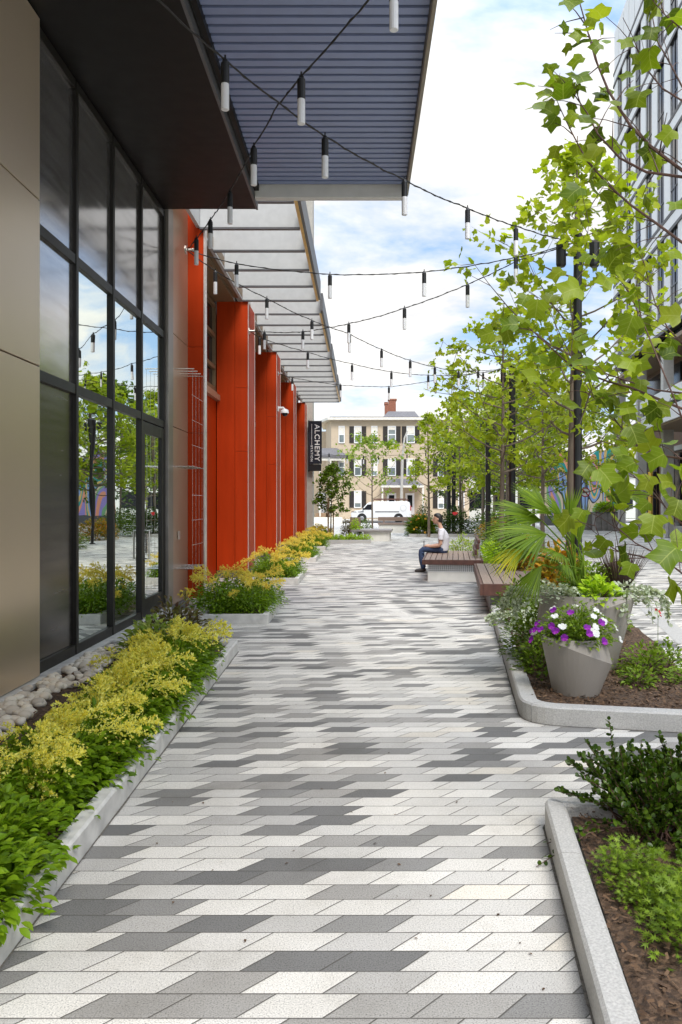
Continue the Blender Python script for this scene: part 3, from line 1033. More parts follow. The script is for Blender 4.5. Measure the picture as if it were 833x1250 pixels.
# first fin
fm = MB()
for (z0, z1) in ((0.1, 2.597), (2.603, 3.897), (3.903, 6.7)):
    fm.box(-2.66, -2.395, 12.04, 12.19, z0, z1)
part(fm, 'red_fin', M['red'])
part(MB().box(-2.393, -2.375, 12.035, 12.20, 0.1, 6.7), 'fin_edge_trim', M['trim'])
FY = [16.3, 21.75, 27.2, 32.65]
prev = 12.2
for k, yf in enumerate(FY):
    fm = MB()
    fm.box(-2.97, -2.603, yf, yf + 1.0, 0.16, 5.66)
    for (z0, z1) in ((0.16, 2.597), (2.603, 3.897), (3.903, 5.66)):
        fm.box(-2.597, -2.335, yf, yf + 1.0, z0, z1)
    fin = part(fm, 'red_fin', M['red'])
    part(MB().box(-2.97, -2.30, yf + 0.01, yf + 0.99, -0.02, 0.155), 'fin_base', M['dark_grey'])
    part(MB().box(-2.333, -2.322, yf - 0.006, yf + 0.02, 0.16, 5.66).box(-2.333, -2.322, yf + 0.98, yf + 1.005, 0.16, 5.66), 'fin_edge_trim', M['trim'])
    # recess between this fin and the one before
    part(MB().box(-3.15, -2.985, prev, yf, -0.02, 3.62), 'recess_wall', M['red'])
    part(MB().box(-3.15, -2.90, prev, yf - 0.01, 3.625, 3.74).box(-3.12, -2.96, prev, yf - 0.01, 3.745, 3.80), 'window_sill', M['tan'])
    wf = MB()
    for z in (3.86, 4.30, 4.95, 5.56):
        wf.box(-3.10, -2.99, prev, yf - 0.01, z - 0.04, z + 0.04)
    n_ = 4
    for q in range(n_ + 1):
        yy = prev + 0.04 + (yf - prev - 0.09) * q / n_
        wf.box(-3.10, -2.985, yy - 0.03, yy + 0.03, 3.82, 5.6)
    win = part(wf, 'recess_window', M['brown'])
    sub(MB().box(-3.07, -3.05, prev, yf - 0.012, 3.83, 5.59), 'recess_pane', M['pane_dark'], win)
    part(MB().box(-3.15, -2.60, prev, yf - 0.004, 5.66, 5.74).box(-2.597, -2.44, prev + 0.1, yf - 0.004, 5.74, 5.9), 'recess_soffit', M['brown'])
    # canopy bay
    nb = 6 if k == 0 else 5
    yb0, yb1 = yf - 1.07 * (nb - 1), yf + 0.02
    cnp = part(MB().box(-0.90, -0.845, yb0 - 0.25, yb1, 5.70, 6.08), 'canopy_fascia', M['dark_grey'])
    for q in range(nb):
        yb = yf - 1.07 * q
        sub(MB().box(-2.44, -0.905, yb - 0.012, yb + 0.012, 5.69, 6.06), 'canopy_blade', M['galv'], cnp)
        sub(MB().box(-2.44, -0.935, yb - 0.05, yb + 0.02, 5.66, 5.689), 'blade_flange', M['dark_grey'], cnp)
    part(MB().box(-0.93, -0.885, yb0 - 0.05, yb1, 5.672, 5.69), 'canopy_flange', M['gold'])
    part(MB().box(-2.50, -2.445, yb0 - 0.2, yb1, 5.70, 6.06), 'canopy_wall_beam', M['galv'])
    prev = yf + 1.0
part(MB().box(-2.62, -2.08, 33.66, 34.6, -0.02, 16.0), 'end_column', M['grey_col'])
part(MB().box(-9, -2.62, 10.8, 34.5, 6.75, 16.0), 'upper_wall', M['white_wall'])
part(MB().box(-9, -3.2, 10.9, 34.5, -0.05, 6.74), 'rear_core', M['backing'])
part(MB().box(-9, -3.0, -1.0, 10.75, 6.12, 16.0), 'upper_wall', M['white_wall'])

# wire trellis on the return panel
tr = thing('wire_trellis', 'slender stainless wire trellis on the tan panel beside the first red fin', 'trellis', (-2.6, 11.5, 0))
for z in (0.62, 2.05, 3.42):
    for q in range(4):
        yq = 11.15 + 0.22 * q
        o = MB().tube([(WX - 0.01, yq, z), (WX + 0.27, yq, z)], 0.008, 6).build('standoff_rod', M['steel'], tr)
        o.matrix_parent_inverse = Matrix.Translation((2.6, -11.5, 0))
wr_ = MB()
for q in range(4):
    wr_.tube([(WX + 0.25, 11.15 + 0.22 * q, 0.3), (WX + 0.25, 11.15 + 0.22 * q, 3.42)], 0.0022, 5)
for z in (0.95, 1.3, 1.65, 2.35, 2.7, 3.05):
    wr_.tube([(WX + 0.25, 11.10, z), (WX + 0.25, 11.86, z)], 0.0022, 5)
o = wr_.build('wires', M['steel'], tr)
o.matrix_parent_inverse = Matrix.Translation((2.6, -11.5, 0))

# cctv dome
cctv = thing('security_camera', 'white dome security camera on a red fin', 'camera', (-2.32, 22.0, 4.05))
MB().box(0.0, 0.03, -0.07, 0.07, 0.02, 0.16).tube([(0.02, 0, 0.12), (0.15, 0, 0.12), (0.17, 0, 0.08)], 0.03, 8).build('arm', M['white'], cctv)
MB().lathe([(0.03, 0.09), (0.10, 0.06), (0.11, -0.02), (0.115, -0.03)], (0.19, 0, 0), 16).build('housing', M['white'], cctv, smooth=True)
MB().lathe([(0.085, -0.03), (0.08, -0.07), (0.05, -0.105), (0.012, -0.12)], (0.19, 0, 0), 16).build('dome', M['pane_dark'], cctv, smooth=True)


# blade sign
def text_mesh(txt, size, mat, parent, name, matrix, depth=0.006, space=1.0, fit=None):
    cu = bpy.data.curves.new(name, 'FONT')
    cu.body = txt
    cu.size = size
    cu.extrude = depth
    cu.offset = size * 0.012
    cu.space_character = space
    cu.align_x = 'CENTER'
    cu.align_y = 'CENTER'
    tmp = bpy.data.objects.new(name + '_source', cu)
    COL.objects.link(tmp)
    dg = bpy.context.evaluated_depsgraph_get()
    me = bpy.data.meshes.new_from_object(tmp.evaluated_get(dg))
    COL.objects.unlink(tmp)
    bpy.data.objects.remove(tmp)
    if fit:
        xs_ = [v.co.x for v in me.vertices]
        ys_ = [v.co.y for v in me.vertices]
        me.transform(Matrix.Diagonal((fit[0] / (max(xs_) - min(xs_)), fit[1] / (max(ys_) - min(ys_)), 1, 1)) @ Matrix.Translation((-(max(xs_) + min(xs_)) / 2, -(max(ys_) + min(ys_)) / 2, 0)))
    me.transform(matrix)
    me.materials.clear()
    me.materials.append(mat)
    me.name = name
    o = bpy.data.objects.new(name, me)
    link(o, parent)
    return o


SY = 33.42
sgx = (385 - VX) / F0 * SY
sg = thing('blade_sign', 'dark navy vertical blade sign with white lettering at the end of the red fins', 'sign', (sgx, SY, 0))
z0s, z1s = 2.88, 4.96
MB().box(-0.275, 0.275, 0, 0.10, z0s + 0.30, z1s).build('sign_panel', M['navy'], sg, bevel=0.006)
MB().box(-0.255, 0.255, 0.015, 0.085, z0s, z0s + 0.29).build('lower_panel', M['black'], sg, bevel=0.006)
MB().box(-0.30, -0.24, 0.03, 0.07, z0s - 0.02, z1s + 0.05).box(-0.30, 0.275, 0.02, 0.08, z1s + 0.003, z1s + 0.03).build('bracket', M['black'], sg)
rot = Matrix.Rotation(R(90), 4, 'X') @ Matrix.Rotation(R(-90), 4, 'Z')
text_mesh('ALCHEMY', 0.40, M['white'], sg, 'main_lettering', Matrix.Translation((0.085, -0.005, (z0s + 0.30 + z1s) / 2)) @ rot, 0.006, 1.12, (1.56, 0.215))
text_mesh('STATION', 0.125, M['white'], sg, 'small_lettering', Matrix.Translation((-0.145, -0.005, z0s + 0.30 + 0.44)) @ rot, 0.006, 1.25, (0.66, 0.095))
MB().box(-0.152, -0.138, -0.008, 0.001, z0s + 1.05, z1s - 0.10).build('rule', M['white'], sg)

# ------------------------------------------------------------------ string lights
LAMP = 0.335


def string(label, ctrl, lamps, anchor=None):
    """ctrl: (px, py, depth) points of the cable; lamps: (px, py of its top, depth)"""
    pts = [P(*c) for c in ctrl]
    t = thing('string_lights', label, 'string lights', pts[0], 0, 'string lights over the path')
    inv = pts[0]
    path = []
    for i in range(len(pts) - 1):
        a, b = pts[i], pts[i + 1]
        k = max(2, int((b - a).length / 0.10))
        for j in range(k):
            s = j / k
            p = a.lerp(b, s)
            sag = 0.012 * (b - a).length * 4 * s * (1 - s)
            path.append(p - inv - Vector((0, 0, sag)) + Vector((random.uniform(-1, 1), random.uniform(-1, 1), random.uniform(-1, 1))) * 0.004)
    path.append(pts[-1] - inv)
    cb = MB().tube(path, 0.0065, 6)
    # thin second strand twisted around the cable
    tw = []
    for i, p in enumerate(path):
        a = i * 1.9
        tw.append(p + Vector((0, 0.011 * math.cos(a), 0.011 * math.sin(a))))
    cb.tube(tw, 0.0035, 5)
    cb.build('cable', M['cable'], t)
    for (px, py, Y) in lamps:
        q = P(px, py, Y) - inv
        lean = Vector((random.uniform(-0.010, 0.010), 0, 0))
        sk = MB()
        sk.lathe([(0.016, 0.02), (0.022, 0.0), (0.030, -0.008), (0.030, -0.150), (0.027, -0.155)], tuple(q), 12)
        sk.tube([q + Vector((0, 0, 0.02)), q + Vector((0.0, 0, 0.05)), q + Vector((0, 0, 0.0))], 0.007, 5)
        s_ = sk.build('lamp_socket', M['black'], t, smooth=False)
        df = MB().lathe([(0.0275, -0.150), (0.0285, -0.165), (0.0285, -LAMP + 0.003), (0.025, -LAMP)], tuple(q), 12)
        df.build('lamp_diffuser', M['frost'], s_)
    if anchor:
        anchor(t, inv)
    return t


def wall_anchor(pt, n=(1, 0, 0)):
    def f(t, inv):
        q = pt - inv
        MB().lathe([(0.07, -0.02), (0.07, -0.005), (0.02, 0.0), (0.018, 0.08), (0.028, 0.085), (0.028, 0.10)], tuple(q), 10, 'x').build('wall_bracket', M['steel'], t)
    return f


W1 = Vector((-2.53, 11.5, H + 309 / F0 * 11.5))
w1 = (VX + W1.x / W1.y * F0, 305, 11.5)
string('nearest string of lights, from the upper left corner down to the nearest black pole',
       [(120, -45, 4.2), (193, 0, 4.9), (275, 73, 5.6), (340, 125, 6.2), (397, 166, 6.8), (493, 219, 8.0), (571, 254, 9.1), (630, 276, 9.9), (702, 296, 10.9)],
       [(275, 76, 5.6), (397, 169, 6.8), (494, 222, 8.0), (571, 256, 9.1), (630, 279, 9.9)])
string('string of lights rising from the tan wall panel across the louvred canopy',
       [w1, (257, 268, 9.8), (281, 233, 8.7), (310, 178, 7.2), (340, 127, 6.5), (368, 93, 5.85), (450, 0, 5.2), (481, -36, 5.0), (560, -140, 4.5)],
       [(240, 292, 10.4), (257, 270, 9.8), (281, 236, 8.7), (310, 181, 7.2), (368, 96, 5.85), (481, -28, 5.0)], wall_anchor(W1))
string('nearly level string of lights from the tan wall panel to the nearest black pole',
       [w1, (289, 322, 11.6), (403, 335, 11.5), (518, 332, 11.3), (632, 314, 11.0), (702, 296, 10.9)],
       [(289, 323, 11.6), (403, 336, 11.5), (518, 333, 11.3), (630, 315, 11.0)])
string('string of lights dipping from the tan wall panel to the second black pole',
       [w1, (263, 331, 12.0), (326, 364, 13.2), (381, 391, 14.4), (426, 407, 15.3), (467, 427, 16.2), (501, 440, 17.0), (531, 448, 17.8), (560, 453, 18.6), (625, 449, 20.4)],
       [(263, 332, 12.0), (326, 365, 13.2), (381, 392, 14.4), (427, 409, 15.3), (466, 428, 16.2), (501, 441, 17.0), (531, 449, 17.8), (560, 454, 18.6), (584, 454, 19.2)])
F2 = Vector((-2.32, 16.5, H + (614 - 404) / F0 * 16.5))
f2 = (VX + F2.x / F2.y * F0, 404, 16.5)
string('string of lights climbing from the second red fin to the nearest black pole',
       [f2, (323, 405, 16.0), (370, 405, 15.2), (400, 400, 14.7), (426, 395, 14.2), (494, 376, 12.9), (571, 347, 11.9), (632, 318, 11.2), (702, 296, 10.9)],
       [(323, 406, 16.0), (370, 405, 15.2), (426, 396, 14.2), (494, 377, 12.9), (571, 348, 11.9)], wall_anchor(F2))
string('string of lights sagging from the second red fin to the second black pole',
       [f2, (317, 412, 16.7), (376, 430, 17.3), (430, 444, 18.0), (478, 454, 18.6), (523, 458, 19.2), (560, 458, 19.6), (625, 449, 20.4)],
       [(317, 413, 16.7), (376, 431, 17.3), (430, 446, 18.0), (478, 455, 18.6), (523, 459, 19.2)])
F3 = Vector((-2.32, 22.2, H + (614 - 456) / F0 * 22.2))
f3 = (VX + F3.x / F3.y * F0, 456, 22.2)
string('string of lights from the third red fin to the second black pole',
       [f3, (357, 461, 22.1), (416, 470, 21.8), (475, 472, 21.5), (532, 464, 21.2), (580, 456, 20.8), (625, 449, 20.4)],
       [(357, 462, 22.1), (416, 470, 21.8), (475, 473, 21.5), (532, 465, 21.2), (590, 456, 20.8)], wall_anchor(F3))
string('farthest thin string of lights in front of the beige house',
       [(377, 552, 33.5), (420, 556, 34.5), (470, 556, 36), (548, 549, 41)],
       [(402, 554, 34), (424, 556, 34.5), (444, 557, 35), (462, 557, 35.6), (497, 555, 37.4), (520, 553, 39)])


def pole(label, px, Y, zt, r, spots=True, twin=False):
    b = Vector(((px - VX) / F0 * Y, Y, 0.0))
    t = thing('light_pole', label, 'light pole', b, 0, 'black light poles')
    MB().lathe([(r * 1.9, 0), (r * 1.9, 0.03), (r, 0.05), (r, zt), (r * 0.6, zt + 0.02)], (0, 0, 0), 12).build('post', M['black'], t)
    if twin:
        MB().lathe([(r, 0), (r, zt)], (0.26, 0, 0), 12).build('post', M['black'], t)
    if spots:
        for s in (-1, 1):
            z = zt - 0.28
            sp_ = MB().tube([(0, 0, z), (s * 0.2, 0, z)], 0.02, 6).lathe([(0.05, -0.17), (0.07, -0.14), (0.07, 0.16), (0.03, 0.2)], (s * 0.23, 0, z), 10)
            sp_.build('spotlight', M['black'], t)
    return t


pole('nearest black light pole, beside the palm in the big grey pot', 705.5, 11.0, 5.25, 0.058)
pole('second black light pole, beside the second tree trunk from the palm', 625.5, 20.5, 5.1, 0.085)
pole('third black light pole with two spotlights in front of the far trees', 596, 30, 4.7, 0.10)
pole('far black twin post pole in front of the beige house', 548, 42, 4.3, 0.11, spots=False, twin=True)


# ------------------------------------------------------------------ trees
def tree(name, label, cat, loc, h, cb, rx, nleaf, leaf, lmat, seed, r=0.06, nb=26, T=T_TULIP, rise=0.75, prof=None, lean=(0, 0), group=None, ry=None, stake=False, twn=5):
    rg = np.random.default_rng(seed)
    t = thing(name, label, cat, loc, 0, group)
    ry = ry or rx
    tk = MB()
    tp = []
    n = 9
    for i in range(n):
        s = i / (n - 1)
        tp.append(Vector((lean[0] * s + 0.03 * math.sin(3.1 * s + seed), lean[1] * s + 0.03 * math.cos(2.3 * s + seed), s * h * 0.97)))
    tk.tube([Vector((0, 0, -0.05))] + tp[0:], [r * 1.35] + [r * (1 - 0.88 * (i / (n - 1))) for i in range(n)], 9)
    tk.build('trunk', M['bark'], t, smooth=True)
    br = MB()
    P_, A_ = [], []
    prof = prof or (lambda u: 0.45 + 0.75 * math.sin(math.pi * min(1, 0.18 + 0.80 * u)) - 0.42 * u)
    for i in range(nb):
        u = (i + rg.uniform(0.1, 0.9)) / nb
        z0 = cb + (h * 0.93 - cb) * u
        s0 = z0 / (h * 0.97)
        base = Vector((lean[0] * s0, lean[1] * s0, z0))
        a = i * 2.39996 + rg.uniform(-0.5, 0.5)
        Lh = max(0.12, prof(u)) * rg.uniform(0.7, 1.12)
        dxy = Vector((math.cos(a) * rx, math.sin(a) * ry, 0)) * Lh
        rz_ = dxy.length * rise * rg.uniform(0.6, 1.3)
        rz_ = min(rz_, h * 1.03 - z0)
        pts = []
        for j in range(6):
            s = j / 5
            pts.append(base + dxy * (s ** 0.9) + Vector((0, 0, rz_ * (s ** 1.35))) + Vector(rg.uniform(-1, 1, 3)) * 0.03 * s * Lh * rx)
        r0 = r * 0.33 * (1.05 - 0.6 * u)
        br.tube(pts, [max(0.003, r0 * (1 - 0.85 * j / 5)) for j in range(6)], 5)
        tips = [(pts[3].lerp(pts[4], q), pts[5] - pts[3]) for q in rg.uniform(0, 1, 2)] + [(pts[5], pts[5] - pts[4])]
        for q in range(twn):
            s = rg.uniform(0.3, 1.0)
            k = min(4, int(s * 5))
            o = pts[k].lerp(pts[k + 1], s * 5 - k)
            d = (dxy.normalized() * 0.7 + Vector(rg.uniform(-1, 1, 3)) + Vector((0, 0, 0.35))).normalized() * dxy.length * rg.uniform(0.22, 0.5)
            e = o + d
            br.tube([o, o + d * 0.55 + Vector((0, 0, -0.02)), e], [max(0.0025, r0 * 0.4), max(0.002, r0 * 0.25), 0.0016], 4)
            tips += [(o + d * w, d) for w in rg.uniform(0.35, 1.0, 3)] + [(e, d)]
        for (p, d) in tips:
            P_.append(p)
            A_.append(d.normalized())
    br.build('branches', M['bark'] if r > 0.05 else M['twig'], t)
    idx = rg.integers(0, len(P_), nleaf)
    pp = np.array([tuple(p) for p in P_])[idx]
    aa = np.array([tuple(p) for p in A_])[idx]
    pp = pp + rg.normal(0, 1, (nleaf, 3)) * leaf * np.array([0.75, 0.75, 0.6])
    ax = aa * 0.7 + rg.uniform(-1, 1, (nleaf, 3)) + np.array([0, 0, -0.35])
    up = np.array([0, 0, 0.8]) + rg.uniform(-1, 1, (nleaf, 3)) * 0.75
    leafobj('crown', [leaves(T, pp, ax, up, leaf * rg.uniform(0.6, 1.25, nleaf))], lmat, t)
    if stake:
        MB().box(-0.16, -0.10, -0.03, 0.03, 0, 1.7).build('stake', M['stake'], t)
        MB().box(0.04, 0.09, 0.05, 0.10, 0, 1.3).build('stake', M['stake'], t)
    return t


def at(px, Y, z=0.0):
    return ((px - VX) / F0 * Y, Y, z)


tree('tulip_tree', 'slim young tulip tree rising behind the fan palm beside the nearest black pole', 'tree', at(697, 11.4, 0.06), 7.0, 2.2, 1.35, 1500, 0.125, M['leaf_tulip'], 11, 0.062, 30, lean=(0.1, 0.1))
tree('tulip_tree', 'second tulip tree in the bed, its trunk just left of the second black pole', 'tree', at(613, 20, 0.06), 6.6, 2.2, 1.75, 1900, 0.125, M['leaf_tulip'], 12, 0.08, 30, rise=0.6)
tree('tulip_tree', 'full yellow green tree between the first two trunks right of the path', 'tree', at(662, 27, 0.0), 7.3, 2.1, 1.9, 2300, 0.13, M['leaf_tulip'], 13, 0.08, 32, rise=0.55)
tree('street_tree', 'slim light green tree just left of the far twin black posts', 'tree', at(523, 36, 0.0), 5.9, 1.6, 1.1, 1300, 0.12, M['leaf_tulip'], 14, 0.07, 26, rise=0.8)
tree('street_tree', 'taller light green tree just right of the far twin black posts', 'tree', at(562, 39, 0.0), 7.4, 1.9, 1.35, 1900, 0.13, M['leaf_tulip'], 15, 0.08, 28, rise=0.7)
tree('street_tree', 'sparse pale young tree standing in front of the white van', 'tree', at(455, 47, 0.0), 5.6, 1.7, 1.9, 1300, 0.13, M['leaf_pale'], 16, 0.06, 22, rise=1.1)
tree('young_tree', 'small dense green tree tied to wooden stakes near the far end of the red fins', 'tree', at(405, 31, 0.05), 3.15, 0.95, 0.62, 2600, 0.085, M['leaf_mid'], 17, 0.035, 30, T=T_ROUND, rise=0.6, stake=True)
bgt = [(6.6, 35.5, 7.6, 2.3, 'leaf_tulip'), (8.2, 45, 8.6, 2.7, 'leaf_mid'), (11.2, 52, 10.5, 3.4, 'leaf_mid'), (9.6, 58, 9.0, 3.0, 'leaf_tulip'),
       (8.6, 68, 8.2, 3.0, 'leaf_dark'), (14.2, 72, 10.5, 3.6, 'leaf_dark'), (11.5, 42, 8.0, 2.5, 'leaf_tulip'), (7.6, 50, 7.2, 2.2, 'leaf_tulip')]
bgl = ['yellow green tree beyond the third black pole, nearest of the far row', 'mid green tree behind the third pole, middle of the far row',
       'broad mid green tree standing before the colourful mural', 'yellow green tree farther back between house and mural',
       'dark green tree right behind the corner of the beige house', 'large dark green tree at the back beside the mural',
       'yellow green tree on the plaza close to the right hand building', 'light green tree right of the house, behind the garden bed']
for k, (x, y, h, rx, mn) in enumerate(bgt):
    tree('plaza_tree', bgl[k], 'tree', (x, y, 0.0 if y < 50 else -0.1), h, 2.0 if mn != 'leaf_dark' else 0.8, rx, 3000 if mn != 'leaf_dark' else 4200, 0.17, M[mn], 30 + k, 0.11, 30, rise=0.5, group='trees at the back of the plaza')

# --- near tulip tree: its trunk stands outside the frame in the near bed, the boughs reach in
near = thing('tulip_tree', 'near tulip tree whose large lobed leaves reach in from the right edge', 'tree', (2.35, 3.3, 0.06))
NI = Vector((2.35, 3.3, 0.06))
tk = MB()
tk.tube([Vector((0, 0, -0.1)), Vector((0.02, 0.02, 1.2)), Vector((0.0, 0.05, 2.6)), Vector((0.02, 0.06, 4.2)), Vector((0.0, 0.08, 6.0))], [0.075, 0.06, 0.05, 0.035, 0.012], 9)
tk.build('trunk', M['bark'], near, smooth=True)
boughs = [
    ([(833, 208, 3.6), (796, 180, 3.65), (770, 154, 3.7), (743, 111, 3.8), (727, 72, 3.9), (717, 36, 4.0), (707, 0, 4.05), (700, -30, 4.1)], 0.013),
    ([(833, 216, 3.5), (789, 210, 3.6), (757, 193, 3.7), (730, 164, 3.8), (717, 138, 3.9), (703, 118, 3.95), (692, 108, 4.0)], 0.011),
    ([(833, 296, 3.5), (802, 273, 3.55), (770, 250, 3.6), (743, 226, 3.7), (717, 197, 3.8), (701, 167, 3.9), (688, 141, 4.0), (678, 118, 4.05)], 0.010),
    ([(833, 499, 3.3), (770, 473, 3.4), (743, 466, 3.5), (701, 450, 3.6), (671, 423, 3.7), (650, 404, 3.8), (625, 396, 3.8)], 0.009),
    ([(833, 480, 3.6), (800, 476, 3.7), (745, 458, 3.9), (700, 440, 4.0), (680, 400, 4.1), (668, 370, 4.2)], 0.008),
    ([(833, 123, 3.4), (809, 108, 3.45), (790, 85, 3.5), (778, 60, 3.5), (768, 50, 3.5)], 0.008),
    ([(833, 106, 3.5), (819, 79, 3.55), (802, 49, 3.6), (794, 6, 3.65), (790, -20, 3.7)], 0.008),
    ([(833, 36, 3.3), (812, 18, 3.3), (790, -8, 3.3)], 0.008),
    ([(833, 686, 3.2), (796, 682, 3.2), (757, 674, 3.3), (734, 660, 3.35), (726, 640, 3.4), (729, 622, 3.4)], 0.007),
    ([(833, 700, 3.0), (802, 676, 3.1), (776, 663, 3.15), (753, 643, 3.2), (747, 628, 3.2)], 0.007),
    ([(833, 560, 3.2), (806, 556, 3.3), (780, 545, 3.35), (757, 520, 3.4), (738, 495, 3.5), (715, 478, 3.55)], 0.008),
    ([(833, 640, 3.0), (815, 622, 3.1), (795, 598, 3.15), (770, 578, 3.2), (756, 566, 3.25)], 0.007),
    ([(833, 420, 3.3), (815, 400, 3.35), (800, 370, 3.4), (790, 335, 3.5), (784, 310, 3.5)], 0.007),
    ([(833, 510, 3.0), (800, 430, 3.2), (786, 395, 3.3), (770, 362, 3.4), (762, 340, 3.4)], 0.007),
]
bo = MB()
TP, TA = [], []
for pts, r0 in boughs:
    w = [P(*p) for p in pts]
    # root of the bough on the trunk outside the frame
    zt = max(1.0, w[0].z - 0.5)
    rt = Vector((2.36, 3.35, zt))
    dd = w[0] - rt
    kk = random.uniform(-0.10, 0.10)
    w = [rt, rt + dd * 0.28 + Vector((0, kk, dd.length * 0.10)), rt + dd * 0.62 + Vector((0, kk * 1.4, dd.length * 0.09))] + w
    loc = [p - NI for p in w]
    n = len(loc)
    bo.tube(loc, [r0 * 0.85 * (1 - 0.80 * i / (n - 1)) for i in range(n)], 6)
    for i in range(1, n - 1):
        for q in range(2):
            s = random.random()
            o = loc[i].lerp(loc[i + 1], s)
            d = Vector((random.uniform(-1, 0.6), random.uniform(-0.8, 0.8), random.uniform(-0.9, 0.9)))
            d = (d.normalized() + (loc[i + 1] - loc[i]).normalized() * 0.8).normalized() * random.uniform(0.10, 0.24)
            bo.tube([o, o + d * 0.5 + Vector((0, 0, 0.01)), o + d], [r0 * 0.32, r0 * 0.2, 0.0014], 4)
            TP += [o + d, o + d * 0.7, o + d * 0.95]
            TA += [d.normalized()] * 3
    TP += [loc[-1], loc[-1]]
    TA += [(loc[-1] - loc[-2]).normalized()] * 2
# boughs on the far sides of the crown, outside the frame
for i in range(26):
    z0 = random.uniform(1.7, 5.2)
    a = random.uniform(-1.5, 1.5)
    L_ = random.uniform(0.7, 1.5) * (1.15 - 0.12 * z0)
    d = Vector((math.cos(a), math.sin(a) * 0.8 - 0.25, 0.55)) * L_
    o = Vector((0.01, 0.05, z0))
    pts_ = [o, o + d * 0.4 + Vector((0, 0, -0.05)), o + d * 0.75, o + d + Vector((0, 0, 0.12))]
    bo.tube(pts_, [0.011, 0.008, 0.005, 0.002], 5)
    for q in range(9):
        s_ = random.uniform(0.35, 1.0) * 2.99
        p_ = pts_[int(s_)].lerp(pts_[int(s_) + 1], s_ - int(s_))
        e_ = Vector((random.uniform(-1, 1), random.uniform(-1, 1), random.uniform(-0.5, 0.8))).normalized() * random.uniform(0.1, 0.25)
        bo.tube([p_, p_ + e_ * 0.6, p_ + e_], [0.003, 0.002, 0.0012], 4)
        TP += [p_ + e_, p_ + e_ * 0.8, p_ + e_ * 0.55]
        TA += [e_.normalized()] * 3
n = len(TP)
idx = rng.permutation(n)[:int(n * 0.46)]
pp = np.array([tuple(p) for p in TP])[idx] + rnd(len(idx)) * 0.03
aa = np.array([tuple(p) for p in TA])[idx]
sets = [leaves(T_TULIP, pp, aa * 0.5 + rnd(len(idx)) + np.array([0, 0, -0.45]), np.array([0, -0.5, 0.7]) + 0.7 * rnd(len(idx)), rng.uniform(0.06, 0.115, len(idx)))]
# the big leaves one can point at: pixel centre, pixel width, depth
big = [(722, 25, 32, 3.9), (706, 43, 34, 3.8), (734, 36, 30, 3.9), (693, 60, 26, 3.9), (704, 75, 38, 3.7), (710, 94, 42, 3.7), (728, 57, 30, 3.8), (738, 83, 26, 3.8),
       (669, 84, 24, 4.0), (680, 104, 28, 4.0), (764, 52, 34, 3.4), (795, 40, 40, 3.4), (775, 72, 28, 3.5), (765, 93, 32, 3.5), (800, 15, 28, 3.5), (828, 22, 32, 3.4),
       (698, 143, 30, 3.9), (726, 186, 44, 3.7), (700, 235, 52, 3.6), (770, 170, 36, 3.6), (815, 165, 42, 3.4), (825, 250, 36, 3.4),
       (680, 335, 40, 3.7), (697, 354, 58, 3.5), (717, 315, 36, 3.7), (655, 378, 50, 3.6), (602, 424, 52, 3.3), (622, 396, 42, 3.5), (768, 398, 56, 3.3),
       (785, 328, 40, 3.5), (825, 312, 36, 3.4), (765, 357, 38, 3.5), (818, 385, 52, 3.2), (640, 366, 34, 3.7), (710, 410, 34, 3.6),
       (766, 500, 44, 3.3), (782, 470, 36, 3.4), (775, 531, 52, 3.1), (760, 555, 46, 3.2), (800, 560, 50, 3.1), (815, 588, 44, 3.0), (790, 590, 44, 3.1), (786, 618, 34, 3.1),
       (797, 640, 58, 2.9), (815, 678, 74, 2.7), (826, 620, 50, 2.9), (795, 510, 36, 3.2),
       (830, 570, 46, 3.0), ]
pb, ab, ub, sb_ = [], [], [], []
for (x, y, w, Y) in big:
    p = P(x, y, Y)
    s = w / F0 * Y * 0.58
    a = Vector((random.uniform(-0.8, 0.3), random.uniform(-0.35, 0.35), random.uniform(-0.9, 0.1))).normalized()
    pb.append(tuple(p - a * s * 0.4 - NI))
    ab.append(tuple(a))
    ub.append((random.uniform(-0.4, 0.4), -0.9, random.uniform(0.1, 0.8)))
    sb_.append(s)
sets.append(leaves(T_TULIP, pb, ab, ub, sb_))
bo.build('branches', M['twig'], near)
leafobj('leaves', sets, M['leaf_near'], near, T=T_TULIP)

# ------------------------------------------------------------------ astilbe clumps
def plume(L_, base, d, rg, n=150):
    """one feathery plume: tiny florets on drooping side sprays"""
    pos, ax = [], []
    d = d.normalized()
    sag = Vector((0, 0, -0.55))
    side = d.cross(Vector((0, 0, 1))).normalized()
    upv = side.cross(d)
    nspray = 15
    for i in range(n):
        k = rg.integers(0, nspray)
        s = (k + 0.5) / nspray
        c = base + d * L_ * s + sag * L_ * 0.42 * s * s
        w = L_ * 0.40 * (1 - s) ** 0.75 + 0.010
        a = k * 2.4
        q = rg.uniform(0.0, 1)
        e = side * math.cos(a) + upv * math.sin(a)
        off = e * w * q + d * w * q * 0.95 + Vector((0, 0, -0.50 * w * q * q)) + Vector(rg.normal(0, 1, 3)) * 0.0045
        if i % 4 == 0:
            s2 = rg.uniform(0, 1)
            c, off = base + d * L_ * s2 + sag * L_ * 0.42 * s2 * s2, Vector(rg.normal(0, 1, 3)) * 0.005
        pos.append(tuple(c + off))
        ax.append(tuple(d * 0.7 + e * 0.7))
    return pos, ax


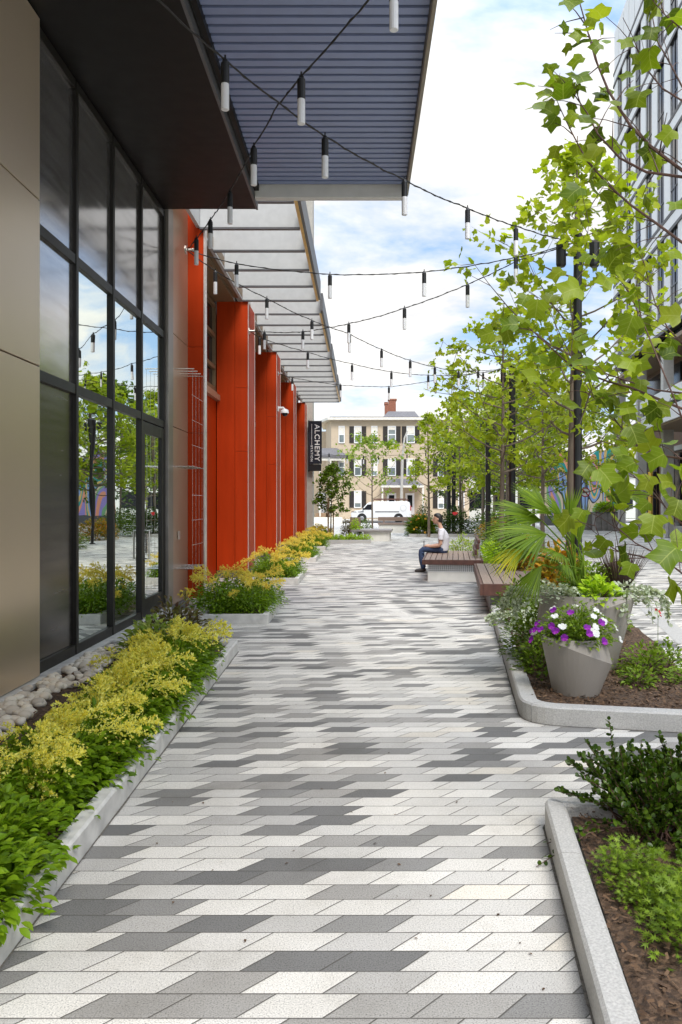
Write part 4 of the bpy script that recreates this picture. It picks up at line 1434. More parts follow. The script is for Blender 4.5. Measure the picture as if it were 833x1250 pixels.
def astilbe(seed, nleaf, nplume, rx, h, pm, pref=None, plen=(0.18, 0.30)):
    rg = np.random.default_rng(seed)
    root = bpy.data.objects.new('yellow_astilbe', None)
    root.empty_display_size = 0.2
    link(root)
    root['category'] = 'plant'
    sets = [dome_leaves(int(nleaf * 1.1), rx, rx, h * 0.80, T_OVAL, 0.050, 0.45, 0.5), dome_leaves(int(nleaf * 0.3), rx * 0.7, rx * 0.7, h * 0.55, T_OVAL, 0.05, 0.2, 0.8)]
    leafobj('foliage', sets, M['leaf_ast'], root)
    pos, ax = [], []
    st = MB()
    for i in range(nplume):
        a = rg.uniform(0, 2 * np.pi) if pref is None else pref + rg.normal(0, 0.9)
        q = rg.uniform(0.1, 0.8)
        b = Vector((rx * q * math.cos(a), rx * q * math.sin(a), h * rg.uniform(0.72, 1.0) * (1.05 - 0.3 * q)))
        d = Vector((math.cos(a) * 0.9, math.sin(a) * 0.9, rg.uniform(0.0, 0.75)))
        L_ = rg.uniform(*plen)
        p, x = plume(L_, b, d, rg, 520)
        pos += p
        ax += x
        st.tube([Vector((b.x * 0.3, b.y * 0.3, 0.05)), Vector((b.x * 0.7, b.y * 0.7, b.z * 0.7)), b, b + d.normalized() * L_ * 0.6 - Vector((0, 0, L_ * 0.1))], [0.003, 0.003, 0.0025, 0.0015], 4)
    n = len(pos)
    leafobj('plumes', [leaves(T_BUD, pos, np.array(ax) + 0.8 * rg.uniform(-1, 1, (n, 3)), rg.uniform(-1, 1, (n, 3)), 0.0165 * rg.uniform(0.6, 1.3, n))], pm, root)
    st.build('stems', M['leaf_mid'], root)
    return root


protos_front = [astilbe(101 + k, 950, 4, 0.32, 0.36, M['plume'], None, (0.2, 0.3)) for k in range(2)]
protos_leaf = [astilbe(111, 1150, 1, 0.34, 0.34, M['plume'], -2.2, (0.16, 0.2))]
protos_back = [astilbe(121 + k, 720, 5, 0.29, 0.33, M['plume'], -0.6, (0.22, 0.34)) for k in range(2)]
protos_col = [astilbe(141 + k, 900, 6, 0.40, 0.50, M['plume_or'], None, (0.16, 0.26)) for k in range(2)]
used = set()
ORD = ['first', 'second', 'third', 'fourth', 'fifth', 'sixth', 'seventh', 'eighth', 'ninth', 'tenth', 'eleventh', 'twelfth', 'thirteenth', 'fourteenth', 'fifteenth', 'sixteenth']


def place(o, loc, rz, label, group, sc):
    if o.name not in used:
        used.add(o.name)
        o.location = loc
        o.rotation_euler = (0, 0, rz)
        o.scale = (sc, sc, sc)
        o['label'] = label
        o['group'] = group
        return o
    return dup(o, loc, rz, label, group, sc)


for i in range(13):
    y = 1.85 + i * 0.455 + random.uniform(-0.06, 0.06)
    place(protos_leaf[0] if i < 4 else protos_front[i % 2], (-1.44 - 0.012 * y + random.uniform(-0.04, 0.03), y, 0.08), random.uniform(0, 6.28),
          'yellow astilbe beside the left kerb, %s from the camera in the kerb row' % ORD[i], 'yellow astilbe in the long left bed', random.uniform(0.90, 1.14))
for i in range(12):
    y = 2.0 + i * 0.47 + random.uniform(-0.07, 0.07)
    place(protos_back[i % 2], (-1.69 - 0.012 * y + random.uniform(-0.05, 0.05), y, 0.08), random.uniform(-0.5, 0.5),
          'yellow plumed astilbe beside the pebbles, %s from the camera in the window row' % ORD[i], 'yellow astilbe in the long left bed', random.uniform(0.76, 1.12))

# far end of that bed
def bush(name, label, cat, loc, rx, ry, h, n, T, size, mat, nst=8, group=None, rz=0, stmat=None, extra=None):
    t = thing(name, label, cat, loc, rz, group)
    leafobj('foliage', [dome_leaves(int(n * 1.9), rx, ry, h, T, size * 0.74, 0.2, 0.55)] + (extra or []), mat, t)
    stems(nst, rx, ry, h, 0.005, t, stmat)
    return t


bush('variegated_shrub', 'yellow variegated shrub near the far end of the long left bed', 'shrub', (-1.90, 7.35, 0.08), 0.36, 0.34, 0.42, 420, T_OVAL, 0.10, M['leaf_varieg'])
bush('bronze_shrub', 'bronze leaved shrub at the far corner of the long left bed', 'shrub', (-1.86, 7.93, 0.08), 0.36, 0.28, 0.52, 620, T_OVAL, 0.075, M['leaf_bronze'])
bush('low_red_plant', 'small reddish plant on bare mulch at the far kerb end of the left bed', 'plant', (-1.52, 7.95, 0.08), 0.14, 0.14, 0.16, 130, T_OVAL, 0.05, M['leaf_bronze'], 9)

# pebbles between bed and glass front
sets = []
ico = bmesh.new()
bmesh.ops.create_icosphere(ico, subdivisions=2, radius=1)
IV = np.array([tuple(v.co) for v in ico.verts])
ico.verts.ensure_lookup_table()
IF = np.array([[v.index for v in f.verts] for f in ico.faces])
ico.free()
npb = 620
for i in range(npb):
    y = rng.uniform(1.6, 8.0)
    x = rng.uniform(-2.565, -2.26 + 0.05 * math.sin(y * 4))
    s = rng.uniform(0.024, 0.05)
    sc = np.array([s * rng.uniform(0.8, 1.3), s * rng.uniform(0.8, 1.3), s * rng.uniform(0.55, 0.85)])
    th = rng.uniform(0, 6.28)
    V = IV * (1 + 0.10 * np.sin(IV @ rng.uniform(-3, 3, 3) + rng.uniform(0, 6)))[:, None] * sc
    V = np.stack([V[:, 0] * math.cos(th) - V[:, 1] * math.sin(th), V[:, 0] * math.sin(th) + V[:, 1] * math.cos(th), V[:, 2]], 1)
    sets.append((V + np.array([x, y, 0.09 + rng.uniform(0, 0.035)]), IF))
o = leafobj('river_pebbles', sets, M['pebble'])
o.data.polygons.foreach_set('use_smooth', [True] * len(o.data.polygons))
tag(o, 'strip of rounded pale river pebbles along the foot of the glass front', 'pebbles', kind='stuff')

# column planters with astilbe
pl_y = [(10.1, 12.0), (15.0, 16.9), (20.6, 22.6), (26.0, 28.0), (31.2, 33.0)]
names_ = ['nearest', 'second', 'third', 'fourth', 'farthest']
for k, (a, b) in enumerate(pl_y):
    xl, xr = -2.08, -1.19
    ring = [(xl, a), (xr, a), (xr, b), (xl, b)]
    mb = MB()
    mb.box(xl, xr, a, a + 0.08, -0.03, 0.125)
    mb.box(xr - 0.08, xr, a + 0.083, b, -0.03, 0.125)
    mb.box(xl, xl + 0.08, a + 0.083, b, -0.03, 0.125)
    mb.box(xl + 0.083, xr - 0.083, b - 0.08, b, -0.03, 0.125)
    mb.build('planter_kerb', M['concrete'], kind='structure', bevel=0.006)
    bumpy_bed([(xl + 0.07, a + 0.07), (xr - 0.07, a + 0.07), (xr - 0.07, b - 0.07), (xl + 0.07, b - 0.07)], 0.08, amp=0.02, step=0.2)
    j = 0
    for yy in (a + 0.42, a + 1.0, a + 1.55):
        for xx in (xl + 0.22, xr - 0.30):
            place(protos_col[j % 2], (xx + random.uniform(-0.06, 0.06), yy + random.uniform(-0.08, 0.08), 0.08), random.uniform(0, 6.28),
                  'amber plumed astilbe, %s in the %s small planter by the red fins' % (['front left', 'front right', 'middle left', 'middle right', 'rear left', 'rear right'][j], names_[k]),
                  'astilbe in the small planters by the fins', random.uniform(0.85, 1.12))
            j += 1

# ------------------------------------------------------------------ near bed, right: boxwood and cranesbill
bx = thing('boxwood_shrub', 'low glossy dark green boxwood shrub at the corner of the near right bed', 'shrub', (1.52, 3.60, 0.07))
BI = Vector((1.52, 3.60, 0.07))
st, PL_, AL_ = MB(), [], []
for i in range(430):
    a = random.uniform(0, 6.28)
    el = random.uniform(0.05, 1.45)
    L_ = random.uniform(0.22, 0.43) * (1.0 if math.cos(a) > -0.3 else 1.12) * (0.66 if el > 0.75 else 1)
    d = Vector((math.cos(a) * math.cos(el) * 1.12, math.sin(a) * math.cos(el) * 0.85, math.sin(el) * 1.25))
    b = Vector((random.uniform(-0.34, 0.36), random.uniform(-0.24, 0.24), 0))
    pts = [b, b + d * L_ * 0.5 + Vector((0, 0, 0.03)), b + d * L_ + Vector((0, 0, random.uniform(-0.02, 0.03)))]
    st.tube(pts, [0.004, 0.003, 0.0015], 4)
    nn = 46
    for j in range(nn):
        s = 0.25 + 0.75 * j / nn
        p = pts[0].lerp(pts[1], s * 2) if s < 0.5 else pts[1].lerp(pts[2], s * 2 - 1)
        PL_.append(tuple(p))
        ss = Vector((random.uniform(-1, 1), random.uniform(-1, 1), random.uniform(-0.4, 1)))
        AL_.append(tuple(d * 0.6 + ss))
for (x, y, Y) in [(655, 1058, 3.35), (668, 1030, 3.5)]:     # stray shoots over the kerb
    tip = P(x, y, Y) - BI
    b = Vector((-0.30, 0.0 if Y > 3.8 else -0.1, 0.06))
    pts = [b, b.lerp(tip, 0.5) + Vector((0, 0, 0.05)), tip]
    st.tube(pts, [0.004, 0.003, 0.0015], 4)
    for j in range(30):
        s = 0.3 + 0.7 * j / 30
        p = pts[0].lerp(pts[1], s * 2) if s < 0.5 else pts[1].lerp(pts[2], s * 2 - 1)
        PL_.append(tuple(p))
        AL_.append(tuple((tip - b).normalized() * 0.7 + Vector((random.uniform(-1, 1), random.uniform(-1, 1), random.uniform(-0.3, 1)))))
st.build('stems', M['twig'], bx)
n = len(PL_)
leafobj('foliage', [leaves(T_ROUND, np.array(PL_) + 0.006 * rnd(n), AL_, np.array([0, 0, 0.9]) + 0.7 * rnd(n), rng.uniform(0.017, 0.029, n))], M['leaf_box'], bx)


def cranesbill():
    root = bpy.data.objects.new('cranesbill', None)
    link(root)
    root['category'] = 'plant'
    leafobj('foliage', [dome_leaves(800, 0.27, 0.27, 0.25, T_PALM5, 0.033, 0.1, 0.65)], M['leaf_gera'], root)
    stems(14, 0.24, 0.24, 0.16, 0.0022, root, M['leaf_mid'])
    return root


cb0 = cranesbill()
csp = [(1.05, 3.05), (1.30, 2.85), (1.12, 2.66), (1.55, 2.98), (1.42, 2.58), (1.22, 2.40), (1.72, 2.70), (1.85, 3.05), (1.05, 2.86)]
cw = ['at the foot of the boxwood nearest the kerb', 'just in front of the boxwood', 'at mid bed near the bare mulch', 'under the right side of the boxwood', 'toward the right edge, third clump down',
      'nearest the camera above bare mulch', 'farthest right below the boxwood', 'hidden close behind the right side leaves', 'thin one against the inner face of the kerb']
for i, (x, y) in enumerate(csp):
    place(cb0, (x, y, 0.075), random.uniform(0, 6.28), 'cranesbill clump in the near right bed, ' + cw[i], 'cranesbill clumps in the near right bed', random.uniform(0.7, 1.0) if i not in (8,) else 0.5)


# ------------------------------------------------------------------ pots
def pot(label, loc, Rt, Rb, h, rz):
    t = thing('flower_pot', label, 'pot', loc, rz)
    seg = 40
    vs, rings = [], []

    def ring(rf, zf):
        k = len(vs)
        for i in range(seg):
            a = 2 * math.pi * i / seg
            r_, z_ = rf(a), zf(a)
            vs.append((r_ * math.cos(a), r_ * math.sin(a), z_))
        rings.append(k)

    cre = lambda a: h * (0.75 + 0.225 * math.cos(a - R(188)))       # slanting crease round the pot
    rr = lambda a: Rb + (Rt - Rb) * (cre(a) / h) ** 0.85 + 0.075 * (1 - cre(a) / h) + 0.014
    ring(lambda a: Rb * 0.96, lambda a: 0.0)
    ring(lambda a: Rb, lambda a: 0.012)
    ring(rr, cre)
    ring(lambda a: Rt * (0.93 - 0.055 * math.cos(a)), lambda a: h)
    ring(lambda a: Rt * (0.885 - 0.055 * math.cos(a)), lambda a: h)
    ring(lambda a: Rt * (0.86 - 0.055 * math.cos(a)), lambda a: h * 0.86)
    fs = []
    for q in range(len(rings) - 1):
        for i in range(seg):
            fs.append((rings[q] + i, rings[q] + (i + 1) % seg, rings[q + 1] + (i + 1) % seg, rings[q + 1] + i))
    fs.append(tuple(range(seg))[::-1])
    o = MB().add(vs, fs).build('pot_body', M['pot'], t)
    MB().lathe([(Rt * 0.80, h * 0.80), (Rt * 0.80, h * 0.88), (Rt * 0.4, h * 0.93), (0.02, h * 0.95)], (0, 0, 0), 20).build('soil', M['mulch'], t)
    return t


p1 = (1.625, 6.05, 0.095)
p2 = (1.95, 7.0, 0.095)
pot('smaller grey faceted pot in front holding white and violet petunias', p1, 0.245, 0.175, 0.435, 0)
pot('larger grey faceted pot behind holding the fan palm and silver trailing plants', p2, 0.42, 0.27, 0.66, R(150))

# petunias
pt = thing('petunia_plant', 'bushy petunia with white and violet blooms spilling over the smaller pot', 'plant', (p1[0], p1[1], p1[2] + 0.38))
leafobj('foliage', [dome_leaves(1900, 0.31, 0.31, 0.29, T_OVAL, 0.036, 0.3, 0.6), dome_leaves(260, 0.30, 0.30, 0.10, T_OVAL, 0.036, 0.6, 0.4, 0.01)], M['leaf_gera'], pt)
stems(12, 0.26, 0.26, 0.22, 0.003, pt, M['leaf_mid'])


def blooms(n, rx, h, mat, parent, size, name, front=True, amin=0.0, amax=6.283, z0=0.0):
    for i in range(n):
        pos, ax, up = [], [], []
        a = random.uniform(amin, amax)
        cz_ = random.uniform(0.1, 0.95)
        sr = math.sqrt(1 - cz_ ** 2)
        o = Vector((math.cos(a) * sr, math.sin(a) * sr, cz_))
        c = Vector((o.x * rx, o.y * rx, o.z * h + z0))
        nrm = (o + Vector((0, -0.5, 0.2)) + Vector((random.uniform(-.3, .3),) * 3)).normalized()
        s_ = nrm.cross(Vector((0.3, 0.1, 1))).normalized()
        t_ = nrm.cross(s_)
        for q in range(5):
            b = 2 * math.pi * q / 5
            pos.append(tuple(c + nrm * 0.01))
            ax.append(tuple(s_ * math.cos(b) + t_ * math.sin(b) + nrm * 0.25))
            up.append(tuple(nrm))
        leafobj(name, [leaves(T_FLOWER, pos, ax, up, size * rng.uniform(0.85, 1.15, 5))], mat, parent)


blooms(24, 0.315, 0.285, M['petal_w'], pt, 0.030, 'white_bloom')
blooms(14, 0.33, 0.27, M['petal_p'], pt, 0.029, 'violet_bloom', amin=R(150), amax=R(330))

# fan palm
pm = thing('fan_palm', 'fan palm with broad pleated fronds rising from the larger grey pot', 'palm', (p2[0] - 0.06, p2[1], p2[2] + 0.60))
PMI = Vector(pm.location)


def frond(hub, d, up, rad, spread, n, droop, yellow=False):
    V, Fc = [], []
    d = d.normalized()
    side = d.cross(up).normalized()
    nrm = side.cross(d).normalized()
    for i in range(n):
        a = spread * (i / (n - 1) - 0.5)
        dir_ = (d * math.cos(a) + side * math.sin(a)).normalized()
        per = (side * math.cos(a) - d * math.sin(a)).normalized()
        Lr = rad * (0.80 + 0.20 * math.cos(a * 0.75)) * random.uniform(0.92, 1.05)
        wid = min(0.022, rad * spread / n * 0.66)
        k = len(V)
        ns = 6
        for j in range(ns):
            s = j / (ns - 1)
            w = wid * (0.10 + 1.0 * min(1, s * 1.75)) * (1 - max(0, s - 0.55) / 0.45) ** 0.8 if s > 0.55 else wid * (0.10 + 1.0 * min(1, s * 1.75))
            w = max(w * 0.5, 0.0006)
            dr = droop * random.uniform(0.85, 1.15)
            c = hub + dir_ * Lr * s - Vector((0, 0, 1)) * dr * Lr * s ** 2.4
            V += [tuple(c - per * w + nrm * w * 0.7), tuple(c), tuple(c + per * w + nrm * w * 0.7)]
        for j in range(ns - 1):
            b = k + j * 3
            for (p, q) in ((0, 1), (1, 2)):
                Fc += [(b + p, b + q, b + 3 + q), (b + p, b + 3 + q, b + 3 + p)]
    return np.array(V), np.array(Fc)


pst = MB()
fr_green, fr_yel = [], []
# (hub px, hub py, depth, direction dx, dy, dz, radius, spread deg, droop, yellow)
FR = [(662, 636, 6.9, -1.0, -0.15, 0.40, 0.60, 95, 0.25, 0), (668, 652, 6.6, -1.0, -0.30, 0.15, 0.66, 105, 0.35, 0), (664, 668, 6.8, -1.0, 0.15, 0.02, 0.60, 90, 0.30, 0),
      (640, 672, 6.5, -0.85, -0.35, -0.10, 0.34, 75, 0.75, 1), (668, 628, 7.2, -0.55, 0.1, 0.85, 0.40, 60, 0.10, 0), (690, 640, 7.1, -0.55, -0.1, 0.9, 0.46, 55, 0.35, 0),
      (706, 668, 7.0, 0.10, -0.1, 1.0, 0.46, 20, 0.0, 0), (700, 676, 7.05, -0.08, -0.2, 1.0, 0.40, 20, 0.05, 0), (662, 690, 6.6, -0.6, -0.3, -0.7, 0.36, 50, 0.30, 0),
      (684, 676, 6.7, -0.4, -0.7, 0.2, 0.34, 80, 0.6, 0), (692, 690, 6.7, -0.3, -0.6, 0.0, 0.24, 70, 0.7, 0), (690, 650, 7.4, 0.2, 0.7, 0.6, 0.36, 70, 0.3, 0), (676, 630, 7.0, -0.8, -0.2, 0.62, 0.56, 85, 0.2, 0), (694, 640, 7.2, 0.05, -0.2, 0.97, 0.42, 38, 0.1, 0)]
for (x, y, Y, dx, dy, dz, rad, sp_, dr, yl) in FR:
    hub = P(x, y, Y) - PMI
    base = Vector((random.uniform(-0.05, 0.08), random.uniform(-0.05, 0.05), 0))
    d = Vector((dx, dy, dz))
    mid = base.lerp(hub, 0.55) + Vector((0.05, 0, 0.10))
    pst.tube([base, mid, hub], [0.011, 0.008, 0.006], 6)
    up = Vector((0.15, -0.42, 0.90))
    (fr_yel if yl else fr_green).append(frond(hub, d, up, rad * 0.90, R(sp_), max(8, int(sp_ / 4.2)), dr * 0.7))
for fr_ in fr_green:
    leafobj('frond', [fr_], M['palm'], pm)
for fr_ in fr_yel:
    leafobj('frond', [fr_], M['palm_y'], pm)['label'] = 'yellowing frond'
pst.build('stalks', M['leaf_gera'], pm)

# other plants of the large pot
def trailing(label, loc, n, rx, ry, h, fall, mat, size, seed):
    """a mound that trails over the rim in strings"""
    t = thing('trailing_plant', label, 'plant', loc)
    rg = np.random.default_rng(seed)
    sets = [dome_leaves(n, rx, ry, h, T_ROUND, size, 0.3, 0.6)]
    st_, pos, ax = MB(), [], []
    for i in range(26):
        a = rg.uniform(0, 6.28)
        p0 = Vector((math.cos(a) * rx * 0.6, math.sin(a) * ry * 0.6, h * 0.6))
        p1_ = Vector((math.cos(a) * rx * 1.05, math.sin(a) * ry * 1.05, h * 0.55))
        f = fall * rg.uniform(0.35, 1.0)
        p2_ = p1_ + Vector((math.cos(a) * rx * 0.25, math.sin(a) * ry * 0.25, -f * 0.5))
        p3_ = p2_ + Vector((math.cos(a) * rx * 0.05, math.sin(a) * ry * 0.05, -f * 0.5))
        pts = [p0, p1_, p2_, p3_]
        st_.tube(pts, 0.002, 4)
        for j in range(26):
            s = j / 26 * 3
            k = min(2, int(s))
            pos.append(tuple(pts[k].lerp(pts[k + 1], s - k)))
            ax.append(tuple(Vector(rg.uniform(-1, 1, 3)) + Vector((0, 0, -0.2))))
    m_ = len(pos)
    sets.append(leaves(T_ROUND, np.array(pos) + 0.01 * rnd(m_), ax, np.array([0, 0, 0.8]) + 0.8 * rnd(m_), size * rng.uniform(0.7, 1.2, m_)))
    leafobj('foliage', sets, mat, t)
    st_.build('stems', M['leaf_mid'], t)
    return t


trailing('silver leaved trailing plant spilling over the right side of the larger pot', (p2[0] + 0.34, p2[1] - 0.05, 0.68), 520, 0.28, 0.26, 0.18, 0.28, M['leaf_silver'], 0.036, 5)
trailing('silver flecked trailing plant spilling over the left side of the larger pot', (p2[0] - 0.34, p2[1] - 0.1, 0.68), 420, 0.30, 0.26, 0.20, 0.30, M['leaf_silver'], 0.034, 6)
bush('lime_coleus', 'bright lime green coleus in the middle of the larger pot', 'plant', (p2[0] + 0.06, p2[1] - 0.25, 0.66), 0.22, 0.18, 0.26, 230, T_OVAL, 0.085, M['leaf_lime'])
bush('leafy_pot_plant', 'mid green leafy plant at the back of the larger pot', 'plant', (p2[0] + 0.10, p2[1] + 0.16, 0.68), 0.30, 0.24, 0.34, 420, T_OVAL, 0.07, M['leaf_gera'])
gr = thing('purple_fountain_grass', 'spiky dark purple grass at the right side of the larger pot', 'grass plant', (p2[0] + 0.35, p2[1] + 0.1, 0.76))
n = 130
a = rng.uniform(0, 6.28, n)
e = rng.uniform(0.1, 0.75, n)
leafobj('blades', [leaves(T_GRASS, np.stack([0.05 * np.cos(a), 0.05 * np.sin(a), np.zeros(n)], 1), np.stack([np.cos(a) * e, np.sin(a) * e, np.ones(n)], 1), np.stack([np.cos(a), np.sin(a), np.zeros(n)], 1), rng.uniform(0.22, 0.48, n))], M['leaf_purple'], gr)

# plants standing in the mulch of that bed
bush('green_shrub', 'mid green leafy shrub with pale tips left of the larger pot by the kerb', 'shrub', (1.62, 7.35, 0.09), 0.34, 0.42, 0.55, 700, T_OVAL, 0.065, M['leaf_mid'])
bush('green_shrub', 'dark low shrub at the foot of the pots next to the kerb', 'shrub', (1.50, 6.75, 0.09), 0.22, 0.3, 0.34, 380, T_OVAL, 0.06, M['leaf_mid'])
trailing('silver flecked ground plant between the kerb and the wooden bench end', (1.78, 8.4, 0.09), 420, 0.34, 0.4, 0.46, 0.10, M['leaf_silver'], 0.032, 8)
bush('green_shrub', 'rounded green shrub between the larger pot and the wooden bench', 'shrub', (1.95, 9.3, 0.09), 0.42, 0.55, 0.62, 900, T_OVAL, 0.07, M['leaf_mid'])
bush('green_shrub', 'green shrub under the palm fronds right of the wooden bench', 'shrub', (2.55, 9.0, 0.09), 0.5, 0.6, 0.75, 900, T_OVAL, 0.075, M['leaf_gera'])
bush('orange_croton', 'croton with orange and green leaves right of the wooden bench under the palm', 'plant', (2.62, 10.6, 0.09), 0.45, 0.5, 0.95, 520, T_OVAL, 0.16, M['leaf_orange'])
bush('orange_croton', 'second smaller orange croton behind the bench backrest', 'plant', (2.75, 13.4, 0.09), 0.45, 0.5, 0.85, 420, T_OVAL, 0.15, M['leaf_orange'])
bush('lime_shrub', 'yellow green shrub behind the bench backrest beside the seated man', 'shrub', (2.75, 16.6, 0.09), 0.5, 0.8, 0.7, 700, T_OVAL, 0.09, M['leaf_lime'])
bush('green_shrub', 'dark shrub at the rear of the pot bed below the second tree', 'shrub', (3.4, 17.6, 0.09), 0.7, 0.9, 1.0, 1200, T_OVAL, 0.09, M['leaf_mid'])
bush('green_shrub', 'bushy plant around the foot of the nearest black pole', 'shrub', (3.0, 12.2, 0.09), 0.5, 0.8, 0.8, 900, T_OVAL, 0.08, M['leaf_gera'])
bush('yellow_perennial', 'yellow green perennial behind the seated man', 'plant', (2.55, 20.2, 0.06), 0.5, 0.5, 0.7, 520, T_OVAL, 0.09, M['leaf_varieg'])
wsp = [(2.36, 6.62, 0.22, 'largest weedy clump right of the smaller pot'), (2.62, 6.85, 0.20, 'weedy clump at the right edge of the mulch'), (2.18, 6.28, 0.12, 'tiny weedy sprout beside the smaller pot'), (2.62, 6.3, 0.13, 'small weedy sprout near the right of the bare mulch')]
for (x, y, r_, lb) in wsp:
    bush('weedy_plant', lb, 'plant', (x, y, 0.10), r_ * 1.25, r_ * 1.25, r_ * 1.3, int(900 * r_), T_OVAL, 0.06, M['leaf_gera'], 6)
rf = thing('red_flower', 'single red bloom on a thin stem at the right of the pot bed', 'flower', (2.62, 7.1, 0.10))
MB().tube([(0, 0, 0), (0.02, 0, 0.2), (0.02, 0, 0.44)], 0.0025, 5).build('stem', M['leaf_mid'], rf)
blooms(2, 0.02, 0.05, M['petal_r'], rf, 0.035, 'bloom', z0=0.43)
n = 170
yy = rng.uniform(2.2, 16, n) ** 1.0
xx = -1.0 + rng.random(n) * (1.75 + 0.09 * yy)
keep = ~((xx > 0.62 + 0.118 * (yy - 2.4)) & (yy < 4.1)) & (xx < 1.05 + 0.117 * (yy - 5.5) + 2.5 * (yy < 5.3))
xx, yy = xx[keep], yy[keep]
n = len(xx)
o = leafobj('leaf_litter', [leaves(T_OVAL, np.stack([xx, yy, np.full(n, 0.006)], 1), rnd(n) * np.array([1, 1, 0.1]), np.array([0, 0, 1.0]) + 0.2 * rnd(n), rng.uniform(0.006, 0.022, n))], M['chip'])
tag(o, 'tiny dry leaf bits scattered over the paving', 'leaf litter', kind='stuff')
# grey drain band in the right hand paving
g = MB()
g.add([(3.45, 8.7, 0.004), (3.66, 8.6, 0.004), (4.3, 11.6, 0.004), (4.07, 11.7, 0.004)], [(0, 1, 2, 3)])
g.build('drain_band', M['granite'], kind='structure')


# ------------------------------------------------------------------ benches
def slats_along(mb, w, l, z0, z1, n, gap=0.012):
    for i in range(n):
        x0 = w * i / n
        mb.box(x0 + gap / 2, x0 + w / n - gap / 2, 0, l, z0, z1)
    return mb


RZ = R(-6.7)
b1 = thing('platform_bench', 'wide slatted wooden bench on a pale perforated base where the man sits', 'bench', (1.215, 15.6, 0), RZ)
slats_along(MB(), 1.12, 3.0, 0.385, 0.43, 10).box(0.02, 1.10, 0.1, 0.2, 0.345, 0.383).box(0.02, 1.10, 2.8, 2.9, 0.345, 0.383).build('seat_slats', M['wood'], b1, bevel=0.004)
MB().box(0.0, 1.12, -0.035, -0.002, 0.335, 0.432).box(-0.035, -0.002, -0.035, 3.0, 0.335, 0.428).box(1.122, 1.155, -0.035, 3.0, 0.335, 0.428).build('seat_frame', M['wood_red'], b1, bevel=0.004)
MB().box(0.07, 1.05, 0.06, 2.9, -0.01, 0.185).build('base', M['bench_base'], b1, bevel=0.006)
# perforated band: a plate with a grid of square holes
pf = MB()
nx, nz = 26, 4
for i in range(nx):
    x0 = 0.07 + 0.98 * i / nx
    pf.box(x0, x0 + 0.98 / nx * 0.42, 0.062, 0.07, 0.19, 0.344)
for j in range(nz + 1):
    z = 0.19 + 0.146 * j / nz
    pf.box(0.07, 1.05, 0.058, 0.0615, z, z + 0.011)
pf.build('perforated_panel', M['white'], b1)
MB().box(0.09, 1.03, 0.10, 2.88, 0.186, 0.344).build('base_core', M['planter_grey'], b1)
bk = MB()
for (dx, z0, z1) in ((1.00, 0.50, 0.60), (1.035, 0.605, 0.72), (1.06, 0.725, 0.80)):
    bk.box(dx, dx + 0.05, 0.5, 2.6, z0, z1)
bk.build('backrest', M['wood_red'], b1, bevel=0.012)
MB().box(1.075, 1.11, 0.7, 0.76, 0.40, 0.72).box(1.075, 1.11, 2.3, 2.36, 0.40, 0.72).build('backrest_support', M['steel'], b1)

b2 = thing('platform_bench', 'nearer slatted wooden bench end overhanging the kerb beside the pots', 'bench', (1.665, 10.95, 0), RZ)
slats_along(MB(), 1.0, 3.7, 0.385, 0.43, 7).box(0.02, 0.98, 0.1, 0.2, 0.345, 0.383).build('seat_slats', M['wood'], b2, bevel=0.004)
MB().box(0, 1.0, -0.04, -0.002, 0.27, 0.432).box(-0.04, -0.002, -0.04, 3.7, 0.27, 0.428).build('seat_frame', M['wood_red'], b2, bevel=0.004)
MB().box(0.10, 0.9, 0.12, 3.6, 0.0, 0.383).build('base', M['planter_grey'], b2)

b3 = thing('platform_bench', 'low bench with flat dark top on a pale base near the small staked tree', 'bench', (0.06, 32.0, 0), R(-4))
MB().box(-0.65, 1.13, 0.0, 1.9, 0.38, 0.45).build('seat', M['planter_grey'], b3, bevel=0.01)
MB().box(0.0, 1.05, 0.1, 1.8, 0, 0.378).build('base', M['bench_base'], b3)
MB().box(-0.62, -0.18, 0.9, 0.97, 0.50, 0.95).box(-0.58, -0.52, 0.93, 1.0, 0.44, 0.9).build('backrest', M['wood'], b3)
b4 = thing('platform_bench', 'far bench with reddish wooden seat and back in front of the white van', 'bench', (0.83, 41, 0), 0)
MB().box(0, 1.75, 0, 0.9, 0.42, 0.50).build('seat', M['wood'], b4)
MB().box(0.05, 1.7, 0.05, 0.85, 0, 0.418).build('base', M['bench_base'], b4)
MB().box(0.02, 2.2, 0.86, 0.93, 0.60, 0.80).box(0.3, 0.36, 0.87, 0.92, 0.501, 0.60).box(1.3, 1.36, 0.87, 0.92, 0.501, 0.60).build('backrest', M['wood'], b4)

# far beds
def box_bed(x0, x1, y0, y1):
    MB().box(x0, x1, y0, y0 + 0.12, -0.02, 0.13).box(x0, x0 + 0.12, y0 + 0.123, y1, -0.02, 0.13).box(x1 - 0.12, x1, y0 + 0.123, y1, -0.02, 0.13).build('kerb', M['granite'], kind='structure')
    bumpy_bed([(x0 + 0.1, y0 + 0.1), (x1 - 0.1, y0 + 0.1), (x1 - 0.1, y1), (x0 + 0.1, y1)], 0.09, step=0.4)


